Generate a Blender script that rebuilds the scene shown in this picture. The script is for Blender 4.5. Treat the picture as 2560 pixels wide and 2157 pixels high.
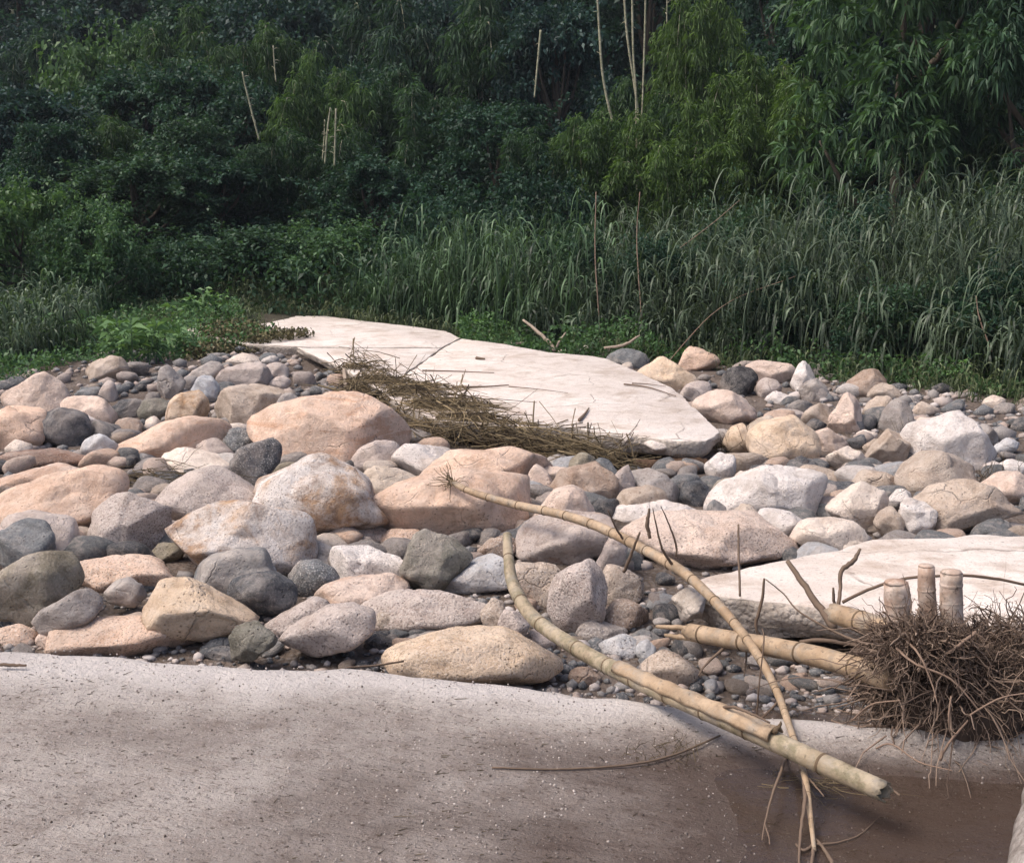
import bpy, bmesh, math, random
import numpy as np
from mathutils import Vector

# ---------------------------------------------------------------- camera, sky, sun, exposure
for o in list(bpy.data.objects):
    bpy.data.objects.remove(o)
SC = bpy.context.scene
COL = SC.collection
FPX, CAM_H = 3090.0, 2.2                       # focal length in photo pixels, eye height
PITCH = math.atan((1078.5 - 600.0) / FPX)      # the horizon runs through photo row 600
cam_data = bpy.data.cameras.new('camera')
cam = bpy.data.objects.new('camera', cam_data)
COL.objects.link(cam)
cam.location = (0, 0, CAM_H)
cam.rotation_euler = (math.pi / 2 - PITCH, 0, 0)
cam_data.sensor_fit = 'HORIZONTAL'
cam_data.angle = 2 * math.atan(1280.0 / FPX)
cam_data.clip_start = 0.05
cam_data.clip_end = 3000
SC.camera = cam

SUN_EL, SUN_AZ = math.radians(58), math.radians(-105)   # azimuth from +Y towards +X
world = bpy.data.worlds.new('World')
SC.world = world
world.use_nodes = True
wn = world.node_tree
bg = wn.nodes['Background']
sky = wn.nodes.new('ShaderNodeTexSky')
sky.sky_type = 'NISHITA'
sky.sun_disc = False
sky.sun_elevation = SUN_EL
sky.sun_rotation = SUN_AZ
sky.air_density = 0.7
sky.dust_density = 5.0
sky.ozone_density = 1.0
wn.links.new(sky.outputs[0], bg.inputs[0])
bg.inputs[1].default_value = 0.135
sun_data = bpy.data.lights.new('sun', 'SUN')
sun_data.energy = 1.4
sun_data.angle = math.radians(27)
sun_data.color = (1.0, 0.93, 0.85)
sun = bpy.data.objects.new('sun', sun_data)
COL.objects.link(sun)
sd = Vector((math.cos(SUN_EL) * math.sin(SUN_AZ), math.cos(SUN_EL) * math.cos(SUN_AZ), math.sin(SUN_EL)))
sun.rotation_euler = sd.to_track_quat('Z', 'Y').to_euler()
SC.view_settings.view_transform = 'Standard'
SC.view_settings.look = 'None'
SC.view_settings.gamma = 1
SC.view_settings.use_curve_mapping = False
SC.view_settings.exposure = 0.70
SC.render.engine = 'CYCLES'
SC.cycles.max_bounces = 6
SC.cycles.diffuse_bounces = 3
SC.cycles.transparent_max_bounces = 8

# ---------------------------------------------------------------- geometry helpers
rng = np.random.default_rng(7)
random.seed(7)

def ray(px, py):
    """Direction through a photo pixel, scaled so that its forward (Y) part is 1."""
    c, s = math.cos(PITCH), math.sin(PITCH)
    r, u = px - 1280.0, 1078.5 - py
    y = c * FPX + s * u
    return np.array([r / y, 1.0, (-s * FPX + c * u) / y])

def at(px, py, Y):
    d = ray(px, py)
    return np.array([d[0] * Y, Y, CAM_H + d[2] * Y])

def on_plane(px, py, a, b=0.0):
    """Where the sight line meets the plane z = a + b*y."""
    d = ray(px, py)
    return at(px, py, (a - CAM_H) / (d[2] - b))

def smooth01(t):
    t = np.clip(t, 0, 1)
    return t * t * (3 - 2 * t)

def vnoise(P, seed=0.0):
    P = np.asarray(P, float) + seed * 17.31
    i = np.floor(P); f = P - i
    f = f * f * (3 - 2 * f)
    def h(ix, iy, iz):
        v = np.sin(ix * 127.1 + iy * 311.7 + iz * 74.7 + seed * 3.1) * 43758.5453
        return v - np.floor(v)
    out = 0
    for dx in (0, 1):
        for dy in (0, 1):
            for dz in (0, 1):
                w = (f[:, 0] if dx else 1 - f[:, 0]) * (f[:, 1] if dy else 1 - f[:, 1]) * (f[:, 2] if dz else 1 - f[:, 2])
                out = out + w * h(i[:, 0] + dx, i[:, 1] + dy, i[:, 2] + dz)
    return out * 2 - 1

def fbm(P, seed=0.0, octv=3):
    out, a = 0, 1.0
    for k in range(octv):
        out = out + a * vnoise(np.asarray(P) * 2 ** k, seed + k * 1.7)
        a *= 0.5
    return out

BED_Y = [0, 6, 7.2, 9, 12, 16, 20, 24, 27, 45, 60, 130, 400]
BED_Z = [-.34, -.34, -.24, -.06, .04, .14, .3, .55, .80, 1.7, 4.4, 34.0, 37.0]

def zg(x, y):
    x = np.asarray(x, float); y = np.asarray(y, float)
    z = np.interp(y, BED_Y, BED_Z)
    z = z + smooth01((-x - 2.2) / 3.0) * smooth01((y - 13.5) / 4) * smooth01((40 - y) / 10) * 0.14
    z = z + smooth01((x - 5.0) / 4.0) * smooth01((y - 14) / 5) * 0.25
    z = z - .30 * np.exp(-((x - 1.35) / 1.1) ** 2 - ((y - 12.7) / .75) ** 2)
    sh = np.shape(x * y)
    P = np.stack([np.broadcast_to(x, sh).ravel() * .55, np.broadcast_to(y, sh).ravel() * .55, np.zeros(sh).ravel()], 1)
    n = fbm(P, 3.0, 3).reshape(sh)
    return z + n * (0.05 + 0.6 * smooth01((y - 28) / 20))

def on_ground(px, py):
    d = ray(px, py)
    Y = np.arange(4.0, 120.0, .03)
    below = CAM_H + d[2] * Y < zg(d[0] * Y, Y)
    return at(px, py, Y[np.argmax(below)] if below.any() else 120.0)

def mk(name, V, F, mat, parent=None, smooth=True, attr=None):
    """One mesh object from vertices and a face array (or a list of them)."""
    V = np.asarray(V, np.float32).reshape(-1, 3)
    Fs = [np.asarray(f, np.int32) for f in (F if isinstance(F, list) else [F]) if len(f)]
    me = bpy.data.meshes.new(name)
    me.vertices.add(len(V)); me.vertices.foreach_set('co', V.ravel())
    loops = np.concatenate([f.ravel() for f in Fs])
    tot = np.concatenate([np.full(len(f), f.shape[1], np.int32) for f in Fs])
    start = np.concatenate([[0], np.cumsum(tot)[:-1]]).astype(np.int32)
    me.loops.add(len(loops)); me.loops.foreach_set('vertex_index', loops)
    me.polygons.add(len(tot)); me.polygons.foreach_set('loop_start', start)
    me.polygons.foreach_set('loop_total', tot)
    if smooth:
        me.polygons.foreach_set('use_smooth', np.ones(len(tot), bool))
    if attr is not None:
        a = me.attributes.new('tint', 'FLOAT', 'POINT')
        a.data.foreach_set('value', np.asarray(attr, np.float32))
    me.update(calc_edges=True)
    if mat: me.materials.append(mat)
    ob = bpy.data.objects.new(name, me)
    COL.objects.link(ob)
    if parent: ob.parent = parent
    return ob

def empty(name, loc=(0, 0, 0)):
    o = bpy.data.objects.new(name, None)
    COL.objects.link(o); o.location = loc
    o.empty_display_size = 0.1
    return o

def tag(o, label=None, cat=None, group=None, kind=None):
    if label: o['label'] = label
    if cat: o['category'] = cat
    if group: o['group'] = group
    if kind: o['kind'] = kind
    return o

def dup(o, parent=None):
    c = o.copy(); COL.objects.link(c); c.parent = parent
    for ch in list(o.children): dup(ch, c)
    return c

def catmull(P, n):
    """Smooth resample of a polyline (any number of columns)."""
    P = np.asarray(P, float)
    if len(P) < 3:
        t = np.linspace(0, 1, n)[:, None]
        return P[0] * (1 - t) + P[-1] * t
    Q = np.vstack([2 * P[0] - P[1], P, 2 * P[-1] - P[-2]])
    seg = np.linalg.norm(np.diff(P[:, :3], axis=0), axis=1)
    s = np.concatenate([[0], np.cumsum(seg)]); out = []
    for u in np.linspace(0, s[-1], n):
        k = min(np.searchsorted(s, u, 'right') - 1, len(P) - 2)
        t = (u - s[k]) / max(seg[k], 1e-9)
        a, b, c, d = Q[k], Q[k + 1], Q[k + 2], Q[k + 3]
        out.append(.5 * (2 * b + (c - a) * t + (2 * a - 5 * b + 4 * c - d) * t * t + (3 * b - a - 3 * c + d) * t ** 3))
    return np.array(out)

def tube(P, R, sides=8, cap=True):
    P = np.asarray(P, float); n = len(P)
    R = np.broadcast_to(np.asarray(R, float), (n,))
    T = np.gradient(P, axis=0); T /= np.linalg.norm(T, axis=1)[:, None] + 1e-12
    ref = np.array([0, 0, 1.0]) if abs(T[0][2]) < .9 else np.array([1.0, 0, 0])
    V = []
    for k in range(n):
        a = np.cross(T[k], ref); a /= np.linalg.norm(a) + 1e-12
        b = np.cross(T[k], a); ref = np.cross(a, T[k])
        ang = np.arange(sides) * 2 * math.pi / sides
        V.append(P[k] + R[k] * (np.cos(ang)[:, None] * a + np.sin(ang)[:, None] * b))
    V = np.concatenate(V)
    i = np.arange(n - 1)[:, None] * sides; j = np.arange(sides)[None]; j2 = (j + 1) % sides
    F = np.stack([i + j, i + j2, i + sides + j2, i + sides + j], -1).reshape(-1, 4)
    out = [F]
    if cap:
        out.append(np.array([list(range(sides))[::-1]])); out.append(np.array([[(n - 1) * sides + q for q in range(sides)]]))
    return V, out

class MB:
    """Collects pieces of one mesh."""
    def __init__(s): s.V = []; s.F = {}; s.A = []; s.n = 0
    def add(s, V, F, tint=None):
        V = np.asarray(V, float).reshape(-1, 3)
        for f in (F if isinstance(F, list) else [F]):
            f = np.asarray(f)
            if len(f): s.F.setdefault(f.shape[1], []).append(f + s.n)
        s.V.append(V); s.n += len(V)
        s.A.append(np.full(len(V), .5) if tint is None else np.broadcast_to(tint, (len(V),)))
        return s
    def build(s, name, mat, parent=None, smooth=True):
        return mk(name, np.concatenate(s.V), [np.concatenate(v) for v in s.F.values()], mat, parent, smooth, np.concatenate(s.A))

def strands(P, width, tint=None, normal=None):
    """Flat tapered blades: P is (n, k, 3) centre lines, width (n,)."""
    n, k, _ = P.shape
    T = np.gradient(P, axis=1)
    if normal is None:
        normal = rng.normal(size=(n, 1, 3))
    S = np.cross(T, normal); S /= np.linalg.norm(S, axis=2, keepdims=True) + 1e-9
    prof = np.sin(np.linspace(.35, math.pi * .97, k)) ** .7
    W = (np.asarray(width)[:, None] * prof[None])[..., None] * .5
    V = np.stack([P - S * W, P + S * W], 2).reshape(-1, 3)
    base = (np.arange(n) * k * 2)[:, None]
    q = np.arange(k - 1)[None] * 2
    F = np.stack([base + q, base + q + 1, base + q + 3, base + q + 2], -1).reshape(-1, 4)
    A = None if tint is None else np.repeat(np.asarray(tint), k * 2)
    return V, F, A

def sticks(P, radius, tint=None):
    """Thin three-sided twigs: P is (n, k, 3)."""
    n, k, _ = P.shape
    T = np.gradient(P, axis=1); T /= np.linalg.norm(T, axis=2, keepdims=True) + 1e-9
    ref = rng.normal(size=(n, 1, 3))
    a = np.cross(T, ref); a /= np.linalg.norm(a, axis=2, keepdims=True) + 1e-9
    b = np.cross(T, a)
    tap = np.linspace(1, .45, k)[None, :, None]
    R = np.asarray(radius)[:, None, None] * tap
    V = np.stack([P + R * (math.cos(t) * a + math.sin(t) * b) for t in (0, 2.094, 4.189)], 2).reshape(-1, 3)
    base = (np.arange(n) * k * 3)[:, None, None]
    q = (np.arange(k - 1) * 3)[None, :, None]; j = np.arange(3)[None, None]; j2 = (j + 1) % 3
    F = np.stack([base + q + j, base + q + j2, base + q + 3 + j2, base + q + 3 + j], -1).reshape(-1, 4)
    A = None if tint is None else np.repeat(np.asarray(tint), k * 3)
    return V, F, A

def unit(v): return v / (np.linalg.norm(v, axis=-1, keepdims=True) + 1e-9)

def leaves(C, axis, length, width, tint=None, droop=.15):
    """Leaf-sized kites, slightly folded and drooping: 4 vertices each."""
    n = len(C)
    axis = unit(axis)
    side = unit(np.cross(axis, rng.normal(size=(n, 3)) * .8 + np.array([0, 0, 1.0])))
    nrm = np.cross(side, axis)
    L = np.broadcast_to(length, (n,))[:, None]; W = np.broadcast_to(width, (n,))[:, None]
    tip = C + axis * L; tip[:, 2] -= (L * droop)[:, 0]
    mid = C + axis * L * .45
    V = np.stack([C, mid - side * W * .5 + nrm * W * .12, tip, mid + side * W * .5 + nrm * W * .12], 1).reshape(-1, 3)
    F = np.arange(n * 4).reshape(-1, 4)
    return V, F, (None if tint is None else np.repeat(tint, 4))

# ---------------------------------------------------------------- materials
class NT:
    def __init__(s, name):
        s.m = bpy.data.materials.new(name); s.m.use_nodes = True
        s.t = s.m.node_tree; s.p = s.t.nodes['Principled BSDF']
    def n(s, typ, ins=None, **props):
        nd = s.t.nodes.new('ShaderNode' + typ)
        for k, v in props.items(): setattr(nd, k, v)
        for k, v in (ins or {}).items():
            if isinstance(v, bpy.types.NodeSocket): s.t.links.new(v, nd.inputs[k])
            else: nd.inputs[k].default_value = v
        return nd
    def link(s, a, b): s.t.links.new(a, b)
    def math(s, op, a, b=0.0, clamp=False):
        nd = s.n('Math', {0: a, 1: b}, operation=op, use_clamp=clamp); return nd.outputs[0]
    def noise(s, vec, scale, detail=4, rough=.55, dist=0.0):
        return s.n('TexNoise', {'Vector': vec, 'Scale': scale, 'Detail': detail, 'Roughness': rough, 'Distortion': dist}).outputs['Fac']
    def ramp(s, fac, stops, interp='LINEAR'):
        nd = s.n('ValToRGB', {0: fac}); cr = nd.color_ramp; cr.interpolation = interp
        while len(cr.elements) < len(stops): cr.elements.new(.5)
        for e, (p, c) in zip(cr.elements, stops):
            e.position = p; e.color = (c, c, c, 1) if isinstance(c, (int, float)) else (*c, 1)
        return nd.outputs[0]
    def mix(s, fac, a, b, blend='MIX'):
        nd = s.n('Mix', None, data_type='RGBA', blend_type=blend)
        for sock, v in ((nd.inputs[0], fac), (nd.inputs[6], a), (nd.inputs[7], b)):
            if isinstance(v, bpy.types.NodeSocket): s.link(v, sock)
            else: sock.default_value = v if isinstance(v, (int, float)) else (*v, 1)
        return nd.outputs[2]
    def mapr(s, v, a, b, c, d, clamp=True):
        return s.n('MapRange', {0: v, 1: a, 2: b, 3: c, 4: d}, clamp=clamp).outputs[0]
    def bump(s, h, strength, dist):
        s.link(s.n('Bump', {'Height': h, 'Strength': strength, 'Distance': dist}).outputs[0], s.p.inputs['Normal'])
    def out(s, col=None, rough=.8, spec=.3):
        if col is not None:
            if isinstance(col, bpy.types.NodeSocket): s.link(col, s.p.inputs['Base Color'])
            else: s.p.inputs['Base Color'].default_value = (*col, 1)
        if isinstance(rough, bpy.types.NodeSocket): s.link(rough, s.p.inputs['Roughness'])
        else: s.p.inputs['Roughness'].default_value = rough
        s.p.inputs['Specular IOR Level'].default_value = spec
        return s.m

def vecmul(t, v, k):
    return t.n('VectorMath', {0: v, 1: k}, operation='MULTIPLY').outputs[0]

def rock_material():
    t = NT('river_rock')
    info = t.n('ObjectInfo'); tc = t.n('TexCoord').outputs['Object']
    off = t.n('CombineXYZ', {0: t.math('MULTIPLY', info.outputs['Random'], 91.0), 1: t.math('MULTIPLY', info.outputs['Random'], 37.0), 2: 0.0}).outputs[0]
    v = t.n('VectorMath', {0: tc, 1: off}, operation='ADD').outputs[0]
    at_ = lambda nm: t.n('Attribute', None, attribute_type='OBJECT', attribute_name=nm).outputs['Fac']
    base = info.outputs['Color']
    n1 = t.noise(v, 2.6, 5, .6, .4)
    n2 = t.noise(v, 11, 8, .68, .2)
    fine = t.noise(v, 75, 3, .6)
    c = t.mix(t.mapr(n1, .34, .66, 0, 1), t.mix(1.0, base, (.80, .78, .77), 'MULTIPLY'), t.mix(1.0, base, (1.1, 1.07, 1.04), 'MULTIPLY'))
    c = t.mix(t.mapr(n2, .42, .66, 0, .5), c, t.mix(.45, base, (.66, .60, .54)))
    n5 = t.noise(v, 6.5, 9, .75, .3)
    c = t.mix(t.mapr(n5, .52, .38, 0, .75), c, t.mix(1.0, base, (.60, .55, .51), 'MULTIPLY'))
    pit = t.n('TexVoronoi', {'Vector': v, 'Scale': 31.0, 'Randomness': 1.0}).outputs['Distance']
    pitm = t.math('MULTIPLY', t.mapr(pit, .10, .24, 1, 0), t.mapr(n5, .44, .56, 0, 1))
    c = t.mix(t.math('MULTIPLY', pitm, .7), c, t.mix(1.0, base, (.34, .28, .24), 'MULTIPLY'))
    # strata: long wavering darker bands
    vb = t.n('VectorMath', {0: v, 1: (1.0, 1.0, 5.0)}, operation='MULTIPLY').outputs[0]
    band = t.noise(vb, 1.7, 6, .6, 1.2)
    c = t.mix(t.math('MULTIPLY', t.mapr(band, .52, .62, 0, .65), at_('band')), c, t.mix(1.0, base, (.70, .54, .43), 'MULTIPLY'))
    # veins and hairline cracks
    ce = t.n('TexVoronoi', {'Vector': t.mix(.16, v, t.n('TexNoise', {'Vector': v, 'Scale': 4.0, 'Detail': 4.0}).outputs['Color']), 'Scale': 2.1}, feature='DISTANCE_TO_EDGE').outputs['Distance']
    crk = t.math('MULTIPLY', t.mapr(ce, 0.0, .014, 1, 0), t.mapr(n1, .52, .66, 0, 1))
    c = t.mix(t.math('MULTIPLY', crk, .32), c, (.09, .07, .055))
    # crystals
    sp = at_('speckle')
    c = t.mix(t.math('MULTIPLY', t.mapr(fine, .56, .64, 0, 1), t.math('MULTIPLY', sp, .62)), c, (.66, .61, .57))
    c = t.mix(t.math('MULTIPLY', t.mapr(fine, .44, .36, 0, 1), t.math('MULTIPLY', sp, .7)), c, (.07, .06, .055))
    # dried silt film left by the flood, in patches
    n4 = t.noise(v, 1.6, 6, .7, .6)
    c = t.mix(t.mapr(n4, .48, .70, 0, .5), c, (.66, .56, .485))
    # rusty crust
    n3 = t.noise(v, 3.1, 9, .72, .5)
    c = t.mix(t.math('MULTIPLY', t.mapr(n3, .44, .60, 0, .85), at_('rust')), c, t.mix(t.mapr(n5, .4, .6, 0, 1), (.15, .08, .045), (.50, .29, .14)))
    h = t.math('ADD', t.math('ADD', t.math('MULTIPLY', n2, 1.0), t.math('ADD', t.math('MULTIPLY', n5, .9), t.math('MULTIPLY', pitm, -.35))), t.math('ADD', t.math('MULTIPLY', fine, .22), t.math('MULTIPLY', crk, -.5)))
    t.bump(h, .85, .04)
    return t.out(c, t.mapr(n2, .3, .7, .72, .95), .25)

def concrete_material():
    t = NT('weathered_concrete')
    v = t.n('TexCoord').outputs['Object']
    n1 = t.noise(v, .9, 6, .6, .5); n2 = t.noise(v, 6, 7, .65)
    vs = vecmul(t, v, (1.0, 1.8, 1.0)); n3 = t.noise(vs, 3.2, 8, .7, .9)
    fine = t.noise(v, 60, 3, .6)
    c = t.mix(t.mapr(n1, .35, .65, 0, 1), (.63, .55, .495), (.75, .68, .625))
    c = t.mix(t.mapr(n2, .45, .7, 0, .35), c, (.50, .42, .36))
    c = t.mix(t.mapr(n3, .52, .66, 0, .55), c, (.50, .41, .34))
    c = t.mix(t.mapr(fine, .56, .66, 0, .5), c, (.30, .25, .21))
    n6 = t.noise(v, 1.9, 9, .7, .4)
    c = t.mix(t.mapr(n6, .50, .66, 0, .75), c, (.40, .31, .245))
    wl = t.n('TexVoronoi', {'Vector': t.mix(.2, v, t.n('TexNoise', {'Vector': v, 'Scale': 2.5, 'Detail': 5.0}).outputs['Color']), 'Scale': .55}, feature='DISTANCE_TO_EDGE').outputs['Distance']
    c = t.mix(t.math('MULTIPLY', t.mapr(wl, 0, .006, .8, 0), t.mapr(n1, .42, .55, 0, 1)), c, (.16, .12, .095))
    fl = t.noise(vs, 21, 4, .6)
    c = t.mix(t.mapr(fl, .62, .70, 0, .8), c, (.19, .15, .12))
    t.bump(t.math('ADD', t.math('ADD', n2, n3), t.math('MULTIPLY', fine, .4)), .7, .03)
    return t.out(c, .88, .2)

def broken_concrete_material():
    t = NT('broken_concrete')
    v = t.n('TexCoord').outputs['Object']
    n1 = t.noise(v, 3, 7, .7, .5); fine = t.noise(v, 40, 4, .65)
    vor = t.n('TexVoronoi', {'Vector': v, 'Scale': 26.0}).outputs['Distance']
    c = t.mix(t.mapr(n1, .35, .65, 0, 1), (.33, .28, .235), (.56, .49, .43))
    c = t.mix(t.mapr(vor, .1, .35, .55, 0), c, (.45, .42, .39))
    c = t.mix(t.mapr(fine, .55, .7, 0, .6), c, (.12, .10, .08))
    t.bump(t.math('ADD', n1, t.math('ADD', t.math('MULTIPLY', fine, .5), t.math('MULTIPLY', vor, -.5))), .8, .04)
    return t.out(c, .92, .2)

def silt_material():
    t = NT('silty_concrete')
    v = t.n('TexCoord').outputs['Object']
    sep = t.n('SeparateXYZ', {0: v})
    rot = t.n('VectorRotate', {'Vector': v, 'Angle': .35}, rotation_type='Z_AXIS').outputs[0]
    vs = vecmul(t, rot, (1.0, 3.6, 1.0))
    n1 = t.noise(v, .8, 6, .6, .6); st = t.noise(vs, 2.4, 8, .68, .7)
    n2 = t.noise(v, 9, 8, .7); fine = t.noise(v, 70, 4, .7); fine2 = t.noise(v, 38, 3, .6)
    strk = t.noise(vecmul(t, rot, (1.0, 3.0, 1.0)), 17, 5, .7, .5)
    # wet where the surface sinks towards the puddle
    wet = t.math('ADD', sep.outputs[2], t.math('MULTIPLY', t.math('SUBTRACT', n1, .5), .045))
    wet = t.math('ADD', wet, t.math('MULTIPLY', t.math('SUBTRACT', st, .5), .05))
    wetm = t.mapr(wet, .016, -.024, 0, 1)
    c = t.mix(t.mapr(n1, .35, .65, 0, 1), (.44, .385, .345), (.56, .50, .455))
    c = t.mix(t.mapr(st, .44, .66, 0, .6), c, (.28, .225, .195))
    # bleached dry rim along the broken far edge
    dry = t.mapr(t.math('ADD', sep.outputs[2], t.math('MULTIPLY', t.math('SUBTRACT', n2, .5), .05)), .016, .046, 0, 1)
    pt = t.noise(v, 3.3, 9, .74, .5)
    c = t.mix(t.mapr(pt, .51, .62, 0, .42), c, (.27, .22, .19))
    c = t.mix(t.mapr(pt, .44, .37, 0, .5), c, (.53, .48, .435))
    c = t.mix(t.mapr(n2, .50, .66, 0, .5), c, (.22, .17, .14))
    c = t.mix(t.mapr(strk, .585, .67, 0, .8), c, (.07, .05, .04))
    c = t.mix(t.mapr(fine, .56, .65, 0, .65), c, (.60, .54, .51))
    c = t.mix(t.mapr(fine2, .40, .32, 0, .75), c, (.085, .06, .048))
    c = t.mix(t.math('MULTIPLY', dry, .72), c, (.76, .70, .665))
    c = t.mix(wetm, c, t.mix(.86, c, (.080, .050, .038)))
    t.bump(t.math('ADD', t.math('ADD', n2, t.math('ADD', pt, t.math('MULTIPLY', fine, .5))), t.math('MULTIPLY', strk, -.6)), 1.0, .035)
    return t.out(c, t.mapr(wetm, 0, 1, .85, .62), .2)

def ground_material():
    t = NT('river_bed_soil')
    v = t.n('TexCoord').outputs['Object']
    sep = t.n('SeparateXYZ', {0: v})
    n1 = t.noise(v, 1.5, 7, .65, .5); n2 = t.noise(v, 22, 6, .7); vor = t.n('TexVoronoi', {'Vector': v, 'Scale': 24.0}).outputs['Distance']
    c = t.mix(t.mapr(n1, .35, .65, 0, 1), (.085, .064, .05), (.18, .142, .118))
    c = t.mix(t.mapr(vor, .1, .5, .4, 0), c, (.30, .28, .27))
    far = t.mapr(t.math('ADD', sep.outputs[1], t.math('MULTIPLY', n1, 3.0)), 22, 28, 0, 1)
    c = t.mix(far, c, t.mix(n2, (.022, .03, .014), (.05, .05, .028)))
    t.bump(t.math('ADD', n2, t.math('MULTIPLY', vor, -.7)), .9, .04)
    return t.out(c, .95, .15)

def foliage_material(name, dark, light, trans=.25, rough=.42, spec=.4):
    """Leaf colour: per-leaf tint, multiplied by the object's own colour."""
    t = NT(name)
    info = t.n('ObjectInfo')
    tint = t.n('Attribute', None, attribute_name='tint').outputs['Fac']
    v = t.n('TexCoord').outputs['Object']
    n = t.noise(v, 1.2, 3, .5)
    f = t.math('ADD', tint, t.math('MULTIPLY', t.math('SUBTRACT', n, .5), .5), True)
    c = t.mix(f, dark, light)
    c = t.mix(1.0, c, info.outputs['Color'], 'MULTIPLY')
    t.out(c, rough, spec)
    tr = t.n('BsdfTranslucent', {'Color': t.mix(1.0, c, (1.25, 1.35, .6), 'MULTIPLY')})
    ms = t.n('MixShader', {0: trans, 1: t.p.outputs[0], 2: tr.outputs[0]})
    t.link(ms.outputs[0], t.t.nodes['Material Output'].inputs['Surface'])
    return t.m

def bark_material(name, a, b, scale=14):
    t = NT(name)
    v = t.n('TexCoord').outputs['Object']
    vs = vecmul(t, v, (1.0, 1.0, .22)); n = t.noise(vs, scale, 7, .7, .6); m = t.noise(v, 5, 5, .6)
    c = t.mix(t.mapr(n, .35, .65, 0, 1), a, b)
    c = t.mix(t.mapr(m, .5, .7, 0, .5), c, a)
    t.bump(n, 1.0, .03)
    return t.out(c, .9, .2)

def bamboo_material(name, a, b, moss, mossk):
    t = NT(name)
    v = t.n('TexCoord').outputs['Object']
    n1 = t.noise(v, 4, 6, .6, .4); n2 = t.noise(v, 26, 6, .7); n3 = t.noise(v, 11, 5, .65)
    c = t.mix(t.mapr(n1, .35, .65, 0, 1), a, b)
    c = t.mix(t.mapr(n3, .46, .6, 0, mossk), c, moss)
    n4 = t.noise(v, 7.5, 8, .75, .3)
    c = t.mix(t.mapr(n4, .50, .64, 0, .7), c, (.30, .265, .22))
    c = t.mix(t.mapr(n4, .42, .34, 0, .6), c, (.16, .115, .075))
    c = t.mix(t.mapr(n2, .57, .68, 0, .8), c, (.10, .075, .05))
    t.bump(t.math('ADD', n2, n4), .5, .012)
    return t.out(c, .6, .35)

def straw_material(name, a, b, rough=.8):
    t = NT(name)
    tint = t.n('Attribute', None, attribute_name='tint').outputs['Fac']
    return t.out(t.mix(tint, a, b), rough, .25)

def water_material():
    t = NT('muddy_water')
    v = t.n('TexCoord').outputs['Object']
    n = t.noise(vecmul(t, v, (1.0, 2.2, 1.0)), 13, 4, .55, .8); n2 = t.noise(v, 3, 4, .5)
    c = t.mix(n2, (.085, .054, .040), (.12, .080, .060))
    bp = t.n('Bump', {'Height': n, 'Strength': .25, 'Distance': .02}).outputs[0]
    t.link(bp, t.p.inputs['Normal'])
    body = t.n('MixShader', {0: .28, 1: t.n('BsdfTransparent').outputs[0], 2: t.p.outputs[0]})
    gl = t.n('BsdfGlossy', {'Roughness': .08, 'Normal': bp})
    fr = t.n('Fresnel', {'IOR': 1.33, 'Normal': bp})
    ms = t.n('MixShader', {0: fr.outputs[0], 1: body.outputs[0], 2: gl.outputs[0]})
    t.link(ms.outputs[0], t.t.nodes['Material Output'].inputs['Surface'])
    return t.out(c, .9, 0.0)

def plain(name, col, rough=.8, var=.25, scale=20):
    t = NT(name); v = t.n('TexCoord').outputs['Object']
    n = t.noise(v, scale, 5, .6)
    c = t.mix(n, tuple(x * (1 - var) for x in col), tuple(min(1, x * (1 + var)) for x in col))
    t.bump(n, .4, .01)
    return t.out(c, rough, .3)

M = dict(
    rock=rock_material(), concrete=concrete_material(), broken=broken_concrete_material(), silt=silt_material(),
    ground=ground_material(), water=water_material(),
    leaf=foliage_material('broad_leaf', (.036, .072, .042), (.125, .20, .105), .24, .5, .22),
    bamboo_leaf=foliage_material('bamboo_leaf', (.040, .072, .034), (.13, .195, .08), .3, .55, .2),
    reed=foliage_material('reed_blade', (.012, .026, .013), (.190, .225, .150), .2, .45, .3),
    dryleaf=straw_material('dry_leaf', (.055, .055, .025), (.19, .165, .085)),
    bark=bark_material('bark', (.045, .036, .028), (.13, .105, .08)),
    greybark=bark_material('pale_bark', (.17, .14, .12), (.48, .43, .39), 30),
    log=bark_material('wet_log', (.055, .032, .02), (.17, .105, .07), 18),
    bamboo=bamboo_material('bamboo_tan', (.33, .225, .135), (.48, .36, .245), (.25, .18, .115), .65),
    bamboo_moss=bamboo_material('bamboo_mossy', (.29, .225, .145), (.42, .345, .245), (.18, .155, .09), .85),
    stub=bamboo_material('bamboo_stub', (.36, .24, .175), (.56, .43, .345), (.62, .52, .45), .7),
    culm=bamboo_material('standing_bamboo', (.27, .27, .17), (.46, .43, .30), (.14, .16, .08), .6),
    node=plain('bamboo_node', (.13, .09, .055)), hollow=plain('bamboo_hollow', (.05, .035, .025)),
    straw=straw_material('flood_straw', (.045, .032, .02), (.30, .23, .13)),
    root=straw_material('root_fibre', (.062, .040, .030), (.36, .265, .20)),
    twig=plain('dead_twig', (.15, .105, .075)), driftwood=plain('driftwood', (.34, .27, .21)), rootwood=plain('root_wood', (.24, .165, .12)),
    chip=straw_material('grit', (.075, .058, .048), (.60, .53, .48)),
)
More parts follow.
